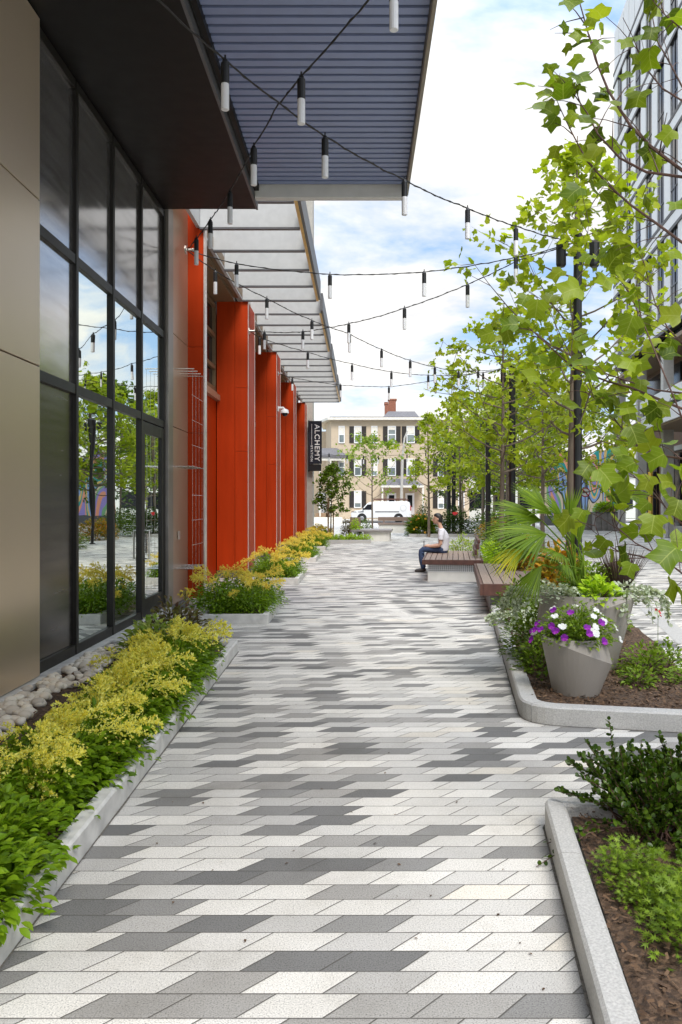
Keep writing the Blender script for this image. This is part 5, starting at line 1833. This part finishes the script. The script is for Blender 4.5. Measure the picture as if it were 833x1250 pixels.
box_bed(-1.55, 0.35, 30.3, 33.4)
box_bed(2.15, 5.2, 36.2, 40.5)
for i, x in enumerate((-1.35, -0.9, -0.4, 0.1)):
    bush('ground_cover_plant', 'low yellow green plant in the bed under the staked tree, %s from the left' % ORD[i], 'plant', (x, 30.8, 0.09), 0.34, 0.3, 0.26, 260, T_OVAL, 0.08, M['leaf_lime'], 5, 'low plants under the staked tree')
bush('brown_shrub', 'small brownish shrub beside the staked tree', 'shrub', (-0.62, 31.6, 0.09), 0.28, 0.28, 0.9, 420, T_OVAL, 0.09, M['leaf_bronze'])
bush('green_shrub', 'light green shrub left of the far bench', 'shrub', (-0.28, 32.6, 0.09), 0.35, 0.35, 0.85, 420, T_OVAL, 0.10, M['leaf_lime'])
bush('green_shrub', 'small dark shrub behind the low far bench', 'shrub', (0.15, 39.0, 0.0), 0.45, 0.35, 0.8, 380, T_OVAL, 0.10, M['leaf_mid'])
dl = bush('daylily_clump', 'grassy daylily clump with orange and yellow flowers left of the seated man', 'plant', (2.75, 36.9, 0.09), 0.65, 0.5, 0.85, 700, T_BLADE, 0.5, M['leaf_mid'])
blooms(30, 0.62, 0.95, M['petal_o'], dl, 0.055, 'orange_bloom')
hb = bush('red_hibiscus', 'dark leafy shrub with a red bloom behind the seated man', 'shrub', (4.35, 37.3, 0.09), 0.95, 0.8, 1.3, 1300, T_OVAL, 0.14, M['leaf_dark'])
blooms(1, 0.9, 1.25, M['petal_r'], hb, 0.11, 'red_bloom', amin=R(262), amax=R(268))
bush('clipped_shrub', 'dark clipped shrub at the foot of the slim tree by the house', 'shrub', (3.1, 39.6, 0.09), 0.5, 0.5, 1.65, 900, T_OVAL, 0.10, M['leaf_dark'])
far_b = [(5.6, 33, 0.9, 0.95, 'leaf_orange', 'mixed orange tinted shrub right behind the backrest'), (5.9, 37, 1.2, 1.2, 'leaf_mid', 'broad green shrub right of the red hibiscus'), (4.7, 26.5, 0.9, 0.9, 'leaf_mid', 'green shrub below the full yellow green tree'),
         (4.2, 23.2, 0.8, 0.75, 'leaf_gera', 'light green shrub behind the second trunk'), (7.6, 44, 1.5, 1.4, 'leaf_dark', 'dark shrub before the far tree row'), (10.5, 55, 2.0, 1.5, 'leaf_dark', 'dark far shrub left of the mural')]
for (x, y, r_, h_, mm, lb) in far_b:
    bush('garden_shrub', lb, 'shrub', (x, y, 0.0), r_, r_, h_, 900, T_OVAL, 0.14, M[mm])


# ------------------------------------------------------------------ seated man
def skin_mesh(name, pts, edges, rad, mat, parent, root=0, sub=2):
    me = bpy.data.meshes.new(name)
    me.from_pydata(pts, edges, [])
    o = bpy.data.objects.new(name, me)
    link(o, parent)
    md = o.modifiers.new('skin', 'SKIN')
    md.use_smooth_shade = True
    for i, r_ in enumerate(rad):
        v = me.skin_vertices[0].data[i]
        v.radius = (r_, r_) if isinstance(r_, (int, float)) else r_
        v.use_root = (i == root)
    s = o.modifiers.new('sub', 'SUBSURF')
    s.levels = sub
    s.render_levels = sub
    me.materials.append(mat)
    return o


MX, MY = 1.78, 17.75
man = thing('person', 'seated man in a pale grey t-shirt and blue jeans looking down on the slatted bench', 'person', (MX, MY, 0.43), R(-8))
# local: faces -X, z from the seat; near side is -Y


def loft(mb, rings, seg=24):
    vs = []
    for (cx, z, rx, ry) in rings:
        for k in range(seg):
            t = 2 * math.pi * k / seg
            vs.append((cx + rx * math.cos(t), ry * math.sin(t), z))
    n = len(rings)
    fs = [(i * seg + k, i * seg + (k + 1) % seg, (i + 1) * seg + (k + 1) % seg, (i + 1) * seg + k) for i in range(n - 1) for k in range(seg)]
    return mb.add(vs, fs + [tuple(range(seg))[::-1], tuple(range((n - 1) * seg, n * seg))])


def fuse(mb, name, mat, parent, vox, smooth=2):
    o = mb.build(name, mat, parent, smooth=True)
    md = o.modifiers.new('fuse', 'REMESH')
    md.mode = 'VOXEL'
    md.voxel_size = vox
    md.use_smooth_shade = True
    sm = o.modifiers.new('smooth', 'SMOOTH')
    sm.iterations = smooth
    sm.factor = 0.5
    return o


bd = MB()
loft(bd, [(0.02, 0.06, 0.10, 0.14), (0.04, 0.2, 0.10, 0.14), (0.045, 0.34, 0.10, 0.155), (0.02, 0.45, 0.09, 0.165), (-0.005, 0.51, 0.07, 0.12), (-0.02, 0.56, 0.052, 0.058), (-0.045, 0.62, 0.05, 0.052), (-0.07, 0.70, 0.05, 0.05)])
loft(bd, [(-0.135, 0.640, 0.020, 0.026), (-0.125, 0.652, 0.046, 0.044), (-0.112, 0.68, 0.070, 0.058), (-0.10, 0.715, 0.084, 0.068), (-0.093, 0.75, 0.092, 0.075), (-0.088, 0.79, 0.095, 0.077), (-0.085, 0.83, 0.083, 0.067), (-0.083, 0.855, 0.055, 0.045), (-0.082, 0.866, 0.02, 0.015)])
bd.tube([(-0.165, 0, 0.775), (-0.19, 0, 0.745), (-0.213, 0, 0.728), (-0.19, 0, 0.715)], [0.008, 0.012, 0.016, 0.013], 8)     # nose
bd.tube([(-0.165, 0, 0.69), (-0.193, 0, 0.692)], [0.028, 0.013], 8)                  # lips
for sgn in (-1, 1):
    bd.tube([(-0.085, 0.072 * sgn, 0.72), (-0.08, 0.083 * sgn, 0.745), (-0.082, 0.083 * sgn, 0.77)], [0.009, 0.016, 0.011], 8)   # ear
    y = 0.18 * sgn
    bd.tube([(0.0, y * 0.75, 0.48), (-0.005, y * 1.05, 0.44), (-0.015, y * 1.20, 0.32), (-0.02, y * 1.24, 0.21), (-0.05, y * 1.2, 0.175), (-0.14, y * 1.08, 0.16), (-0.24, y * 0.92, 0.148), (-0.275, y * 0.84, 0.15)],
            [0.06, 0.054, 0.046, 0.042, 0.042, 0.038, 0.028, 0.026], 12)
    bd.tube([(-0.265, y * 0.84, 0.150), (-0.30, y * 0.78, 0.152), (-0.345, y * 0.72, 0.155)], [0.024, 0.034, 0.030], 10)
    for f in range(4):
        yo = (f - 1.5) * 0.0185
        L_ = (0.92, 1.0, 0.96, 0.78)[f]
        bd.tube([(-0.335, y * 0.73 + yo, 0.160), (-0.335 - 0.036 * L_, y * 0.71 + yo, 0.160), (-0.335 - 0.056 * L_, y * 0.70 + yo, 0.140), (-0.335 - 0.058 * L_, y * 0.69 + yo, 0.118)], [0.0105, 0.0098, 0.009, 0.0075], 8)
    bd.tube([(-0.29, y * 0.78 - sgn * 0.02, 0.158), (-0.325, y * 0.70 - sgn * 0.036, 0.172), (-0.355, y * 0.66 - sgn * 0.038, 0.172)], [0.013, 0.011, 0.0085], 8)
fuse(bd, 'body', M['skin'], man, 0.0065)
eyes = MB()
for sgn in (-1, 1):
    eyes.lathe([(0.003, -0.006), (0.010, 0.0), (0.003, 0.006)], (-0.176, 0.030 * sgn, 0.762), 8)
    eyes.tube([(-0.176, 0.016 * sgn, 0.778), (-0.178, 0.032 * sgn, 0.783), (-0.165, 0.046 * sgn, 0.778)], 0.004, 5)
eyes.build('eyes', M['hair'], man)
hr = MB()
loft(hr, [(-0.035, 0.68, 0.05, 0.05), (-0.045, 0.70, 0.062, 0.068), (-0.058, 0.75, 0.074, 0.080), (-0.072, 0.79, 0.089, 0.083), (-0.083, 0.825, 0.096, 0.079), (-0.09, 0.855, 0.083, 0.066), (-0.092, 0.878, 0.05, 0.042), (-0.092, 0.888, 0.02, 0.018)])
fuse(hr, 'hair', M['hair'], man, 0.009, 1)
ts = MB()
loft(ts, [(0.015, 0.05, 0.135, 0.172), (0.03, 0.12, 0.13, 0.168), (0.045, 0.22, 0.122, 0.160), (0.05, 0.34, 0.120, 0.172), (0.03, 0.43, 0.108, 0.182), (0.005, 0.495, 0.086, 0.150), (-0.012, 0.535, 0.068, 0.088), (-0.018, 0.552, 0.06, 0.068)])
for sgn in (-1, 1):
    ts.tube([(0.01, 0.10 * sgn, 0.485), (0.0, 0.165 * sgn, 0.465), (-0.01, 0.205 * sgn, 0.39), (-0.017, 0.222 * sgn, 0.29)], [0.07, 0.074, 0.068, 0.066], 14)
for q in range(5):          # folds
    z = 0.09 + 0.06 * q
    ts.tube([(-0.085 + 0.01 * q, -0.10, z + 0.03), (-0.02, -0.165, z), (0.08, -0.13, z + 0.05)], [0.006, 0.013, 0.005], 6)
fuse(ts, 't_shirt', M['shirt'], man, 0.010, 2)
jn = MB()
loft(jn, [(0.02, -0.005, 0.09, 0.13), (0.01, 0.015, 0.125, 0.165), (0.01, 0.08, 0.13, 0.170), (0.02, 0.13, 0.122, 0.158)])
for sgn in (-1, 1):
    y = 0.095 * sgn
    jn.tube([(0.03, y * 0.9, 0.078), (-0.08, y, 0.086), (-0.25, y * 1.08, 0.092), (-0.39, y * 1.08, 0.084), (-0.445, y * 1.08, 0.045), (-0.452, y * 1.08, -0.04), (-0.438, y * 1.06, -0.18), (-0.405, y * 1.05, -0.345)],
            [0.088, 0.090, 0.080, 0.070, 0.064, 0.062, 0.060, 0.050], 16)
    for q in range(3):      # creases behind the knee and at the ankle
        jn.tube([(-0.37, y * 1.08 - 0.05, 0.02 - 0.10 * q), (-0.40, y * 1.08 - 0.066, 0.0 - 0.10 * q), (-0.48, y * 1.08 - 0.045, 0.01 - 0.10 * q)], [0.004, 0.010, 0.004], 6)
fuse(jn, 'jeans', M['jeans'], man, 0.010, 2)
for s in (-1, 1):
    skin_mesh('shoe', [(-0.365, 0.10 * s, -0.355), (-0.39, 0.10 * s, -0.385), (-0.50, 0.10 * s, -0.395), (-0.60, 0.10 * s, -0.402)], [(0, 1), (1, 2), (2, 3)], [0.045, 0.045, 0.038, 0.028], M['shoe'], man)
ph = MB().box(-0.40, -0.388, -0.06, 0.015, 0.13, 0.27)
o = ph.build('smartphone', M['black'])
o.location = (MX, MY, 0.43)
o.rotation_euler = (0, 0, R(-8))
tag(o, 'small dark phone held in the hands of the seated man', 'phone')

# ------------------------------------------------------------------ beige house
HY = 86.0
hs = thing('beige_house', 'three storey beige house with dark shutters and a brick chimney across the street', 'house', (0, HY, SZ + 0.12))
HZ = SZ + 0.12


def hp(mb, name, mat, parent=None, **k):
    o = mb.build(name, mat, parent or hs, **k)
    if parent is None:
        o.matrix_parent_inverse = Matrix.Translation((0, -HY, -HZ))
    return o


def hx_(px, Y=HY):
    return (px - VX) / F0 * Y


def hz_(py, Y=HY):
    return H - (py - VY) / F0 * Y


xa, xb, xc = hx_(396.5), hx_(404.5), hx_(573)
ztop = hz_(513)
YB = HY + 11
# main body with a canted left corner
hp(MB().prism([(xb, HY), (xc, HY), (xc, YB), (xa, YB), (xa, HY + 3.0)], HZ - 0.1, ztop), 'wall', M['beige'])
hp(MB().prism([(xb - 0.35, HY - 0.55), (xc + 0.5, HY - 0.55), (xc + 0.5, YB), (xa - 0.7, YB), (xa - 0.7, HY + 3)], ztop, ztop + 0.26), 'cornice', M['cream'])
rf_ = hp(MB().prism([(xb - 0.1, HY - 0.3), (xc + 0.2, HY - 0.3), (xc + 0.2, YB - 0.3), (xa - 0.4, YB - 0.3), (xa - 0.4, HY + 3)], ztop + 0.26, ztop + 0.36), 'roof', M['slate'])
rx0, rx1 = hx_(467), hx_(514)
hp(MB().add([(rx0, HY + 1, ztop + 0.36), (rx1, HY + 1, ztop + 0.36), (rx1 - 0.5, HY + 2.5, ztop + 1.25), (rx0 + 0.7, HY + 2.5, ztop + 1.25), (rx0, HY + 5, ztop + 0.36), (rx1, HY + 5, ztop + 0.36)],
             [(0, 1, 2, 3), (3, 2, 5, 4), (0, 3, 4), (1, 5, 2)]), 'roof_dormer', M['slate'], rf_)
c0, c1 = hx_(471), hx_(485)
hp(MB().box(c0, c1, HY + 3, HY + 4.2, ztop + 0.6, ztop + 2.1).box(c0 + 0.45, c1, HY + 3.002, HY + 4.1, ztop + 2.1, ztop + 2.55).box(c0 + 0.35, c1 + 0.1, HY + 2.95, HY + 4.15, ztop + 2.55, ztop + 2.72).box(c0 - 0.06, c0 + 0.4, HY + 2.95, HY + 4.2, ztop + 2.1, ztop + 2.35), 'chimney', M['brick'], rf_)


def hwin(px0, px1, py0, py1, shut=True):
    x0, x1, z0, z1 = hx_(px0), hx_(px1), hz_(py1), hz_(py0)
    f = MB()
    w = 0.09
    f.box(x0 - w, x0, HY - 0.08, HY + 0.02, z0 - w, z1 + w).box(x1, x1 + w, HY - 0.08, HY + 0.02, z0 - w, z1 + w)
    f.box(x0, x1, HY - 0.08, HY + 0.02, z1, z1 + w).box(x0, x1, HY - 0.10, HY + 0.02, z0 - w, z0)
    f.box(x0, x1, HY - 0.06, HY + 0.02, (z0 + z1) / 2 - 0.05, (z0 + z1) / 2 + 0.05)
    o = hp(f, 'window', M['white'])
    hp(MB().box(x0, x1, HY - 0.035, HY - 0.01, z0, z1), 'pane', M['pane'], o)
    hp(MB().box(x0 + 0.01, x1 - 0.01, HY - 0.045, HY - 0.037, z1 - (z1 - z0) * random.choice((0.2, 0.45, 0.5, 0.75)), z1), 'blind', M['cream'], o)
    if shut:
        for (a, b) in ((x0 - 0.60, x0 - 0.10), (x1 + 0.10, x1 + 0.60)):
            sh = MB().box(a, b, HY - 0.07, HY - 0.004, z0 - 0.05, z1 + 0.05)
            for q in range(12):
                zq = z0 + (z1 - z0) * (q + 0.5) / 12
                sh.box(a + 0.06, b - 0.06, HY - 0.085, HY - 0.072, zq - 0.05, zq + 0.04)
            hp(sh, 'shutter', M['shutter'])


for (py0, py1) in ((521, 540), (561, 580), (600, 619)):
    hwin(433.5, 440.5, py0, py1)
    hwin(474.5, 482.5, py0, py1) if py0 < 590 else None
    hwin(497.5, 505.5, py0, py1) if py0 < 590 else None
    hwin(535.5, 541, py0 - 1, py1 + 1)
    if py0 < 590:
        hwin(414.5, 420, py0, py1, False)
        hwin(454.5, 460, py0, py1, False)
    hwin(560.5, 566, py0, py1, False)
# porch
pz = hz_(593)
pr0, pr1 = hx_(465), hx_(516)
hp(MB().add([(pr0, HY - 2.0, pz), (pr1, HY - 2.0, pz), (pr1, HY, pz), (pr0, HY, pz), (pr0 + 1.0, HY - 0.6, pz + 0.75), (pr1 - 1.0, HY - 0.6, pz + 0.75), (pr1 - 1.0, HY - 0.02, pz + 0.75), (pr0 + 1.0, HY - 0.02, pz + 0.75)],
             [(0, 1, 5, 4), (1, 2, 6, 5), (3, 0, 4, 7), (4, 5, 6, 7), (0, 3, 2, 1)]), 'porch_roof', M['slate'])
hp(MB().box(pr0, pr1, HY - 2.0, HY - 0.01, pz - 0.22, pz - 0.004), 'porch_beam', M['cream'])
for px in (466.5, 490, 515):
    hp(MB().box(hx_(px) - 0.09, hx_(px) + 0.09, HY - 1.95, HY - 1.77, HZ + 0.4, pz - 0.22), 'porch_post', M['cream'])
hp(MB().box(pr0, pr1, HY - 2.0, HY - 0.01, HZ - 0.1, HZ + 0.4), 'porch_floor', M['brick'])
for (a, b) in ((472.5, 484), (495, 506)):
    x0, x1, z1 = hx_(a), hx_(b), hz_(602)
    d_ = hp(MB().box(x0, x1, HY - 0.08, HY - 0.003, HZ + 0.4, z1), 'door', M['white'])
    hp(MB().box(x0 + 0.22, x1 - 0.22, HY - 0.095, HY - 0.081, HZ + 1.3, z1 - 0.22), 'door_pane', M['pane_dark'], d_)
# left wing with its own porch roof
wl = hx_(370)
hp(MB().box(wl, xb - 0.02, HY + 3.5, HY + 10, HZ - 0.1, hz_(523)), 'side_wing', M['beige'])
hp(MB().add([(wl, HY - 1.5, hz_(556)), (hx_(424, HY - 1.5), HY - 1.5, hz_(557)), (hx_(412, HY), HY, hz_(547)), (wl, HY, hz_(547)), (wl, HY, hz_(559)), (hx_(418), HY, hz_(559)), (wl, HY - 1.5, hz_(559)), (hx_(424, HY - 1.5), HY - 1.5, hz_(560))],
             [(0, 1, 2, 3), (6, 7, 1, 0), (4, 5, 7, 6), (1, 7, 5, 2)]), 'side_porch_roof', M['slate'])
hp(MB().box(wl, hx_(421), HY - 1.4, HY - 1.25, hz_(563), hz_(559.2)), 'side_porch_beam', M['cream'])
hp(MB().box(hx_(391), hx_(392.5), HY - 1.4, HY - 1.25, HZ, hz_(563)).box(hx_(404), hx_(405.2), HY - 1.4, HY - 1.25, HZ, hz_(563)), 'side_porch_post', M['cream'])
hp(MB().box(hx_(386), hx_(398), HY - 1.6, HY + 3.4, HZ - 0.05, HZ + 0.3).box(hx_(386), hx_(398), HY - 1.0, HY + 3.4, HZ + 0.3, HZ + 0.65), 'steps', M['stake'])
hp(MB().box(hx_(387), hx_(396), HY + 3.38, HY + 3.495, HZ + 0.65, HZ + 2.9), 'side_door', M['white'])
hp(MB().box(xb - 2.6, xb - 2.2, HY + 2.4, HY + 2.5, hz_(541), hz_(521)), 'side_window', M['pane'])
# low street wall in front of the house
o = MB().box(hx_(383, 67), hx_(418, 67), 67, 67.4, SZ + 0.1, SZ + 0.66).build('low_wall', M['cream'])
tag(o, 'low cream wall beyond the end of the red fins by the street', 'wall')
# leaning utility pole
o = MB().tube([P(489.5, 632, 84), P(491.5, 560, 84), P(494, 535, 84), P(497.5, 526, 84)], [0.16, 0.14, 0.10, 0.07], 10).build('utility_pole', M['grey_col'])
tag(o, 'slender pale utility pole in front of the beige house', 'pole')

# ------------------------------------------------------------------ white van
VYD = 76.5
vx0 = (429 - VX) / F0 * VYD
van = thing('white_van', 'white work van with roof rack parked on the street before the house', 'van', (vx0, VYD, SZ))
side = [(0.05, 0.42), (0.0, 0.62), (0.06, 0.95), (0.28, 1.08), (0.95, 1.17), (1.52, 1.80), (1.75, 1.93), (2.3, 2.0), (5.3, 2.02), (5.6, 1.95), (5.72, 1.4), (5.76, 0.55), (5.70, 0.40)]
bdy = MB().extrude([(x, 0, z) for x, z in side], (0, 1.95, 0))
bdy.build('body', M['white'], van, bevel=0.05)
MB().extrude([(1.12, -0.012, 1.22), (1.55, -0.012, 1.72), (2.08, -0.012, 1.74), (2.08, -0.012, 1.22)], (0, 0.01, 0)).build('side_window', M['pane_dark'], van)
MB().extrude([(0.99, 0.12, 1.20), (1.52, 0.12, 1.805), (1.52, 1.83, 1.805), (0.99, 1.83, 1.20)], (-0.012, 0, 0.012)).build('windscreen', M['pane_dark'], van)
for cx in (1.02, 4.55):
    w = MB().lathe([(0.26, 0.0), (0.36, 0.005), (0.37, 0.03), (0.37, 0.2), (0.3, 0.22)], (cx, -0.03, 0.37), 24, 'y').build('wheel', M['tyre'], van)
    MB().lathe([(0.22, -0.006), (0.19, -0.03), (0.06, -0.035)], (cx, -0.03, 0.37), 20, 'y').build('rim', M['rim'], w)
    MB().lathe([(0.46, -0.008), (0.46, 0.03)], (cx, -0.002, 0.42), 24, 'y').build('wheel_arch', M['tyre'], van)
MB().box(-0.03, 0.10, 0.02, 0.30, 0.72, 0.93).build('headlight', M['clear_lens'], van)
MB().box(5.66, 5.76, -0.012, 0.14, 1.15, 1.6).build('taillight', M['red_lens'], van)
MB().box(0.02, 0.5, -0.015, -0.002, 0.98, 1.06).box(0.65, 1.2, -0.015, -0.002, 0.98, 1.06).box(2.3, 4.6, -0.015, -0.002, 0.98, 1.07).build('side_stripe', M['dark_grey'], van)
MB().lathe([(0.30, -0.014), (0.29, -0.004)], (5.0, 0, 1.38), 24, 'y').build('side_emblem', M['galv'], van)
MB().lathe([(0.27, -0.016), (0.265, -0.006)], (5.0, 0, 1.38), 24, 'y').build('emblem_field', M['white'], van)
rk = MB()
for x in (2.1, 3.2, 4.3, 5.4):
    rk.box(x, x + 0.06, 0.1, 1.85, 2.12, 2.17).box(x, x + 0.05, 0.1, 0.15, 1.99, 2.12)
rk.box(2.0, 5.5, 0.1, 0.15, 2.171, 2.22).box(2.0, 5.5, 1.8, 1.85, 2.171, 2.22).box(2.2, 5.3, 0.5, 0.85, 2.222, 2.30)
rk.build('roof_rack', M['wood_red'], van)
MB().box(-0.06, 0.06, -0.02, 1.97, 0.40, 0.56).box(5.70, 5.84, 0.0, 1.95, 0.38, 0.54).build('bumper', M['rim'], van)
MB().box(1.1, 1.2, -0.2, -0.02, 1.22, 1.42).build('wing_mirror', M['black'], van)

# ------------------------------------------------------------------ mural, far right items
mw_ = thing('mural_wall', 'tall wall painted with a colourful abstract mural at the far right end of the plaza', 'mural', (16.7, 61.5, -0.2))
poly = []
for i in range(25):
    s = i / 24
    poly.append((-2.9 + 6.4 * s, 0, 5.3 + 0.9 * math.sin(s * 9.0) * (0.5 + 0.5 * s) + (0.6 if 0.5 < s < 0.75 else 0)))
MB().extrude([(3.5, 0, 0.75), (-2.9, 0, 0.75)] + poly, (0, 0.35, 0)).build('painted_panel', M['mural'], mw_)
MB().box(-2.9, 3.5, 0.02, 0.33, 0, 0.745).build('plinth', M['dark_grey'], mw_)
wb = thing('low_white_building', 'long low white building behind the far trees', 'building', (20, 97, SZ))
MB().box(-11, 14, 0, 8, 0, 5.2).build('wall', M['white_wall'], wb)
MB().box(-11.3, 14.3, -0.3, 8.3, 5.2, 5.6).build('roof', M['dark_grey'], wb)
wn_ = MB()
for i in range(8):
    wn_.box(-10 + 3 * i, -8 + 3 * i, -0.05, 0.02, 1.2, 3.2)
wn_.build('window_row', M['pane_dark'], wb)

# no left turn sign
ns = thing('traffic_sign', 'round no left turn sign on a thin post before the mural', 'sign', at(714.5, 47))
MB().tube([(0, 0, 0), (0, 0, 2.75)], 0.03, 8).build('post', M['dark_grey'], ns)
zc = hz_(601, 47)
MB().lathe([(0.28, -0.03), (0.28, -0.05)], (0, 0, zc), 24, 'y').build('sign_face', M['white'], ns)
rg_ = MB()
for k in range(24):
    a, b = 2 * math.pi * k / 24, 2 * math.pi * (k + 1) / 24
    rg_.add([(0.28 * math.cos(a), -0.054, zc + 0.28 * math.sin(a)), (0.28 * math.cos(b), -0.054, zc + 0.28 * math.sin(b)), (0.225 * math.cos(b), -0.054, zc + 0.225 * math.sin(b)), (0.225 * math.cos(a), -0.054, zc + 0.225 * math.sin(a))], [(0, 1, 2, 3)])
mt = Matrix.Translation((0, -0.056, zc)) @ Matrix.Rotation(R(45), 4, 'Y')
rg_.box(-0.25, 0.25, -0.002, 0.002, -0.028, 0.028, mt)
rg_.build('prohibition_ring', M['red_lens'], ns)
MB().box(0.05, 0.09, -0.053, -0.051, zc - 0.13, zc + 0.06).box(-0.10, 0.05, -0.053, -0.051, zc + 0.02, zc + 0.06).add([(-0.17, -0.052, zc + 0.04), (-0.10, -0.052, zc + 0.10), (-0.10, -0.052, zc - 0.02)], [(0, 1, 2)]).build('turn_arrow', M['black'], ns)

for (px, Y, w, lb, lime) in ((739, 44.5, 0.65, 'grey timber planter box with bright lime plants left of the right building', True), (722, 45.5, 0.55, 'grey timber planter box next to the no left turn sign', False)):
    q = thing('planter_box', lb, 'planter', at(px, Y))
    bxm = MB()
    for i in range(4):
        bxm.box(-w + i * w / 2 + 0.012, -w + (i + 1) * w / 2 - 0.012, -0.35, 0.35, 0.0, 0.98)
    bxm.build('boards', M['planter_grey'], q)
    MB().box(-w - 0.02, w + 0.02, -0.38, 0.38, 0.982, 1.03).build('rim', M['dark_grey'], q)
    if lime:
        lp_ = bush('lime_plant', 'bright lime green bushy plant in the grey timber planter', 'plant', at(739, 44.5, 1.0), 0.68, 0.4, 0.62, 420, T_ROUND, 0.17, M['leaf_lime'])
for (px, Y, lb) in ((756.5, 41, 'slim grey steel bollard before the dark brown shopfront'), (815, 35, 'grey steel bollard near the right edge behind the leaves')):
    q = thing('bollard', lb, 'bollard', at(px, Y), 0, 'steel bollards on the plaza')
    MB().lathe([(0.085, 0), (0.085, 1.02), (0.06, 1.16), (0.015, 1.22)], (0, 0, 0), 14).build('post', M['bollard'], q)
    MB().lathe([(0.13, 0), (0.13, 0.02)], (0, 0, 0), 14).build('base_plate', M['dark_grey'], q)

# ------------------------------------------------------------------ right hand building
FC = Vector((16.2, 51.0, 0))
RB = thing('office_building', 'tall office building with white vertical panels and dark windows on the right', 'building', FC, R(-6) + math.pi)
# local frame: +Y runs along the front toward the camera, +X away from the plaza is negative; front face at x = 0, plaza at +x


def rb(mb, name, mat, parent=None, **k):
    return mb.build(name, mat, parent or RB, **k)


RB.rotation_euler = (0, 0, R(180 - 6.0))
LEN = 44.0
rb(MB().box(-16, -0.35, 0, LEN, 9.5, 29.5), 'upper_core', M['pane_dark'])
# floors
fl = [10.4, 15.0, 19.5, 24.0, 28.6]
bands = MB()
for z in fl:
    bands.box(-0.34, 0.06, -0.1, LEN, z - 0.30, z + 0.28)
rb(bands, 'floor_band', M['white_wall'])
bl = MB()
for z in fl:
    bl.box(-0.30, 0.085, -0.12, LEN, z + 0.285, z + 0.46).box(-0.30, 0.10, -0.12, LEN, z - 0.48, z - 0.305)
rb(bl, 'floor_black_strip', M['black'])  # black strips above and below each floor band
pn = MB()
for f in range(4):
    z0, z1 = fl[f] + 0.462, fl[f + 1] - 0.482
    y = 0.0
    i = 0
    while y < LEN - 2:
        pn.box(-0.32, 0.05, y, y + 1.05, z0, z1)
        if y < 40:
            rb(MB().box(-0.33, -0.01, y + 1.055, y + 2.345, z0, z1).box(-0.009, 0.02, y + 1.66, y + 1.72, z0, z1).box(-0.009, 0.02, y + 1.06, y + 2.34, z0 + 1.0, z0 + 1.06), 'office_window', M['pane_dark'])
        y += 2.35
rb(pn, 'facade_panels', M['white_wall'])
pp_ = MB()
y = 0.0
while y < LEN - 1:
    pp_.box(-0.32, 0.04, y + 0.03, y + 1.32, 29.01, 31.6)
    y += 1.38
rb(pp_, 'parapet_panels', M['white_wall'])
rb(MB().box(-16, -0.33, 0.02, LEN, 29.5, 31.4), 'parapet_core', M['dark_grey'])
rb(MB().box(-16, -0.38, -0.03, -0.004, 9.6, 31.4), 'end_wall', M['white_wall'])
# lower storeys: timber recess, pale columns, balcony
rb(MB().box(-16, -1.6, 0, LEN, -0.05, 9.49), 'timber_wall', M['storewood'])
rb(MB().box(-1.59, 0.0, 0, LEN, 9.3, 9.49), 'overhang_soffit', M['brown'])
for y in (0.35, 5.6, 11.0, 16.5, 22.0, 27.5, 33.0):
    rb(MB().box(-0.55, -0.05, y - 0.25, y + 0.25, -0.02, 9.29), 'column', M['grey_col'])
rb(MB().box(-1.59, 0.75, 9.8, LEN, 6.15, 6.75).box(-1.59, 0.70, 9.85, LEN, 5.30, 5.95), 'balcony_fascia', M['white_wall'])
rb(MB().box(-1.59, 0.62, 9.9, LEN, 5.952, 6.148), 'balcony_groove', M['black'])
rb(MB().box(-1.58, 0.60, 9.95, LEN, 5.2, 5.298), 'balcony_soffit', M['brown'])
for i in range(9):
    y = 1.2 + i * 4.6
    for q in range(3):
        rb(MB().box(-1.58, -1.5, y + q * 1.1, y + q * 1.1 + 0.98, 0.35, 4.2), 'shopfront_window', M['pane_dark'])
rb(MB().box(-1.592, -1.45, 0.0, LEN, 4.35, 4.6).box(-1.592, -1.45, 0.0, LEN, 0.0, 0.33), 'shopfront_frame', M['grey_col'])
rb(MB().box(-1.40, -1.30, 3.1, 3.8, 0.0, 3.4), 'yellow_panel', M['yellow'])
rb(MB().box(-1.58, -1.5, 1.0, 9.0, 6.3, 9.0), 'upper_window', M['pane_dark'])
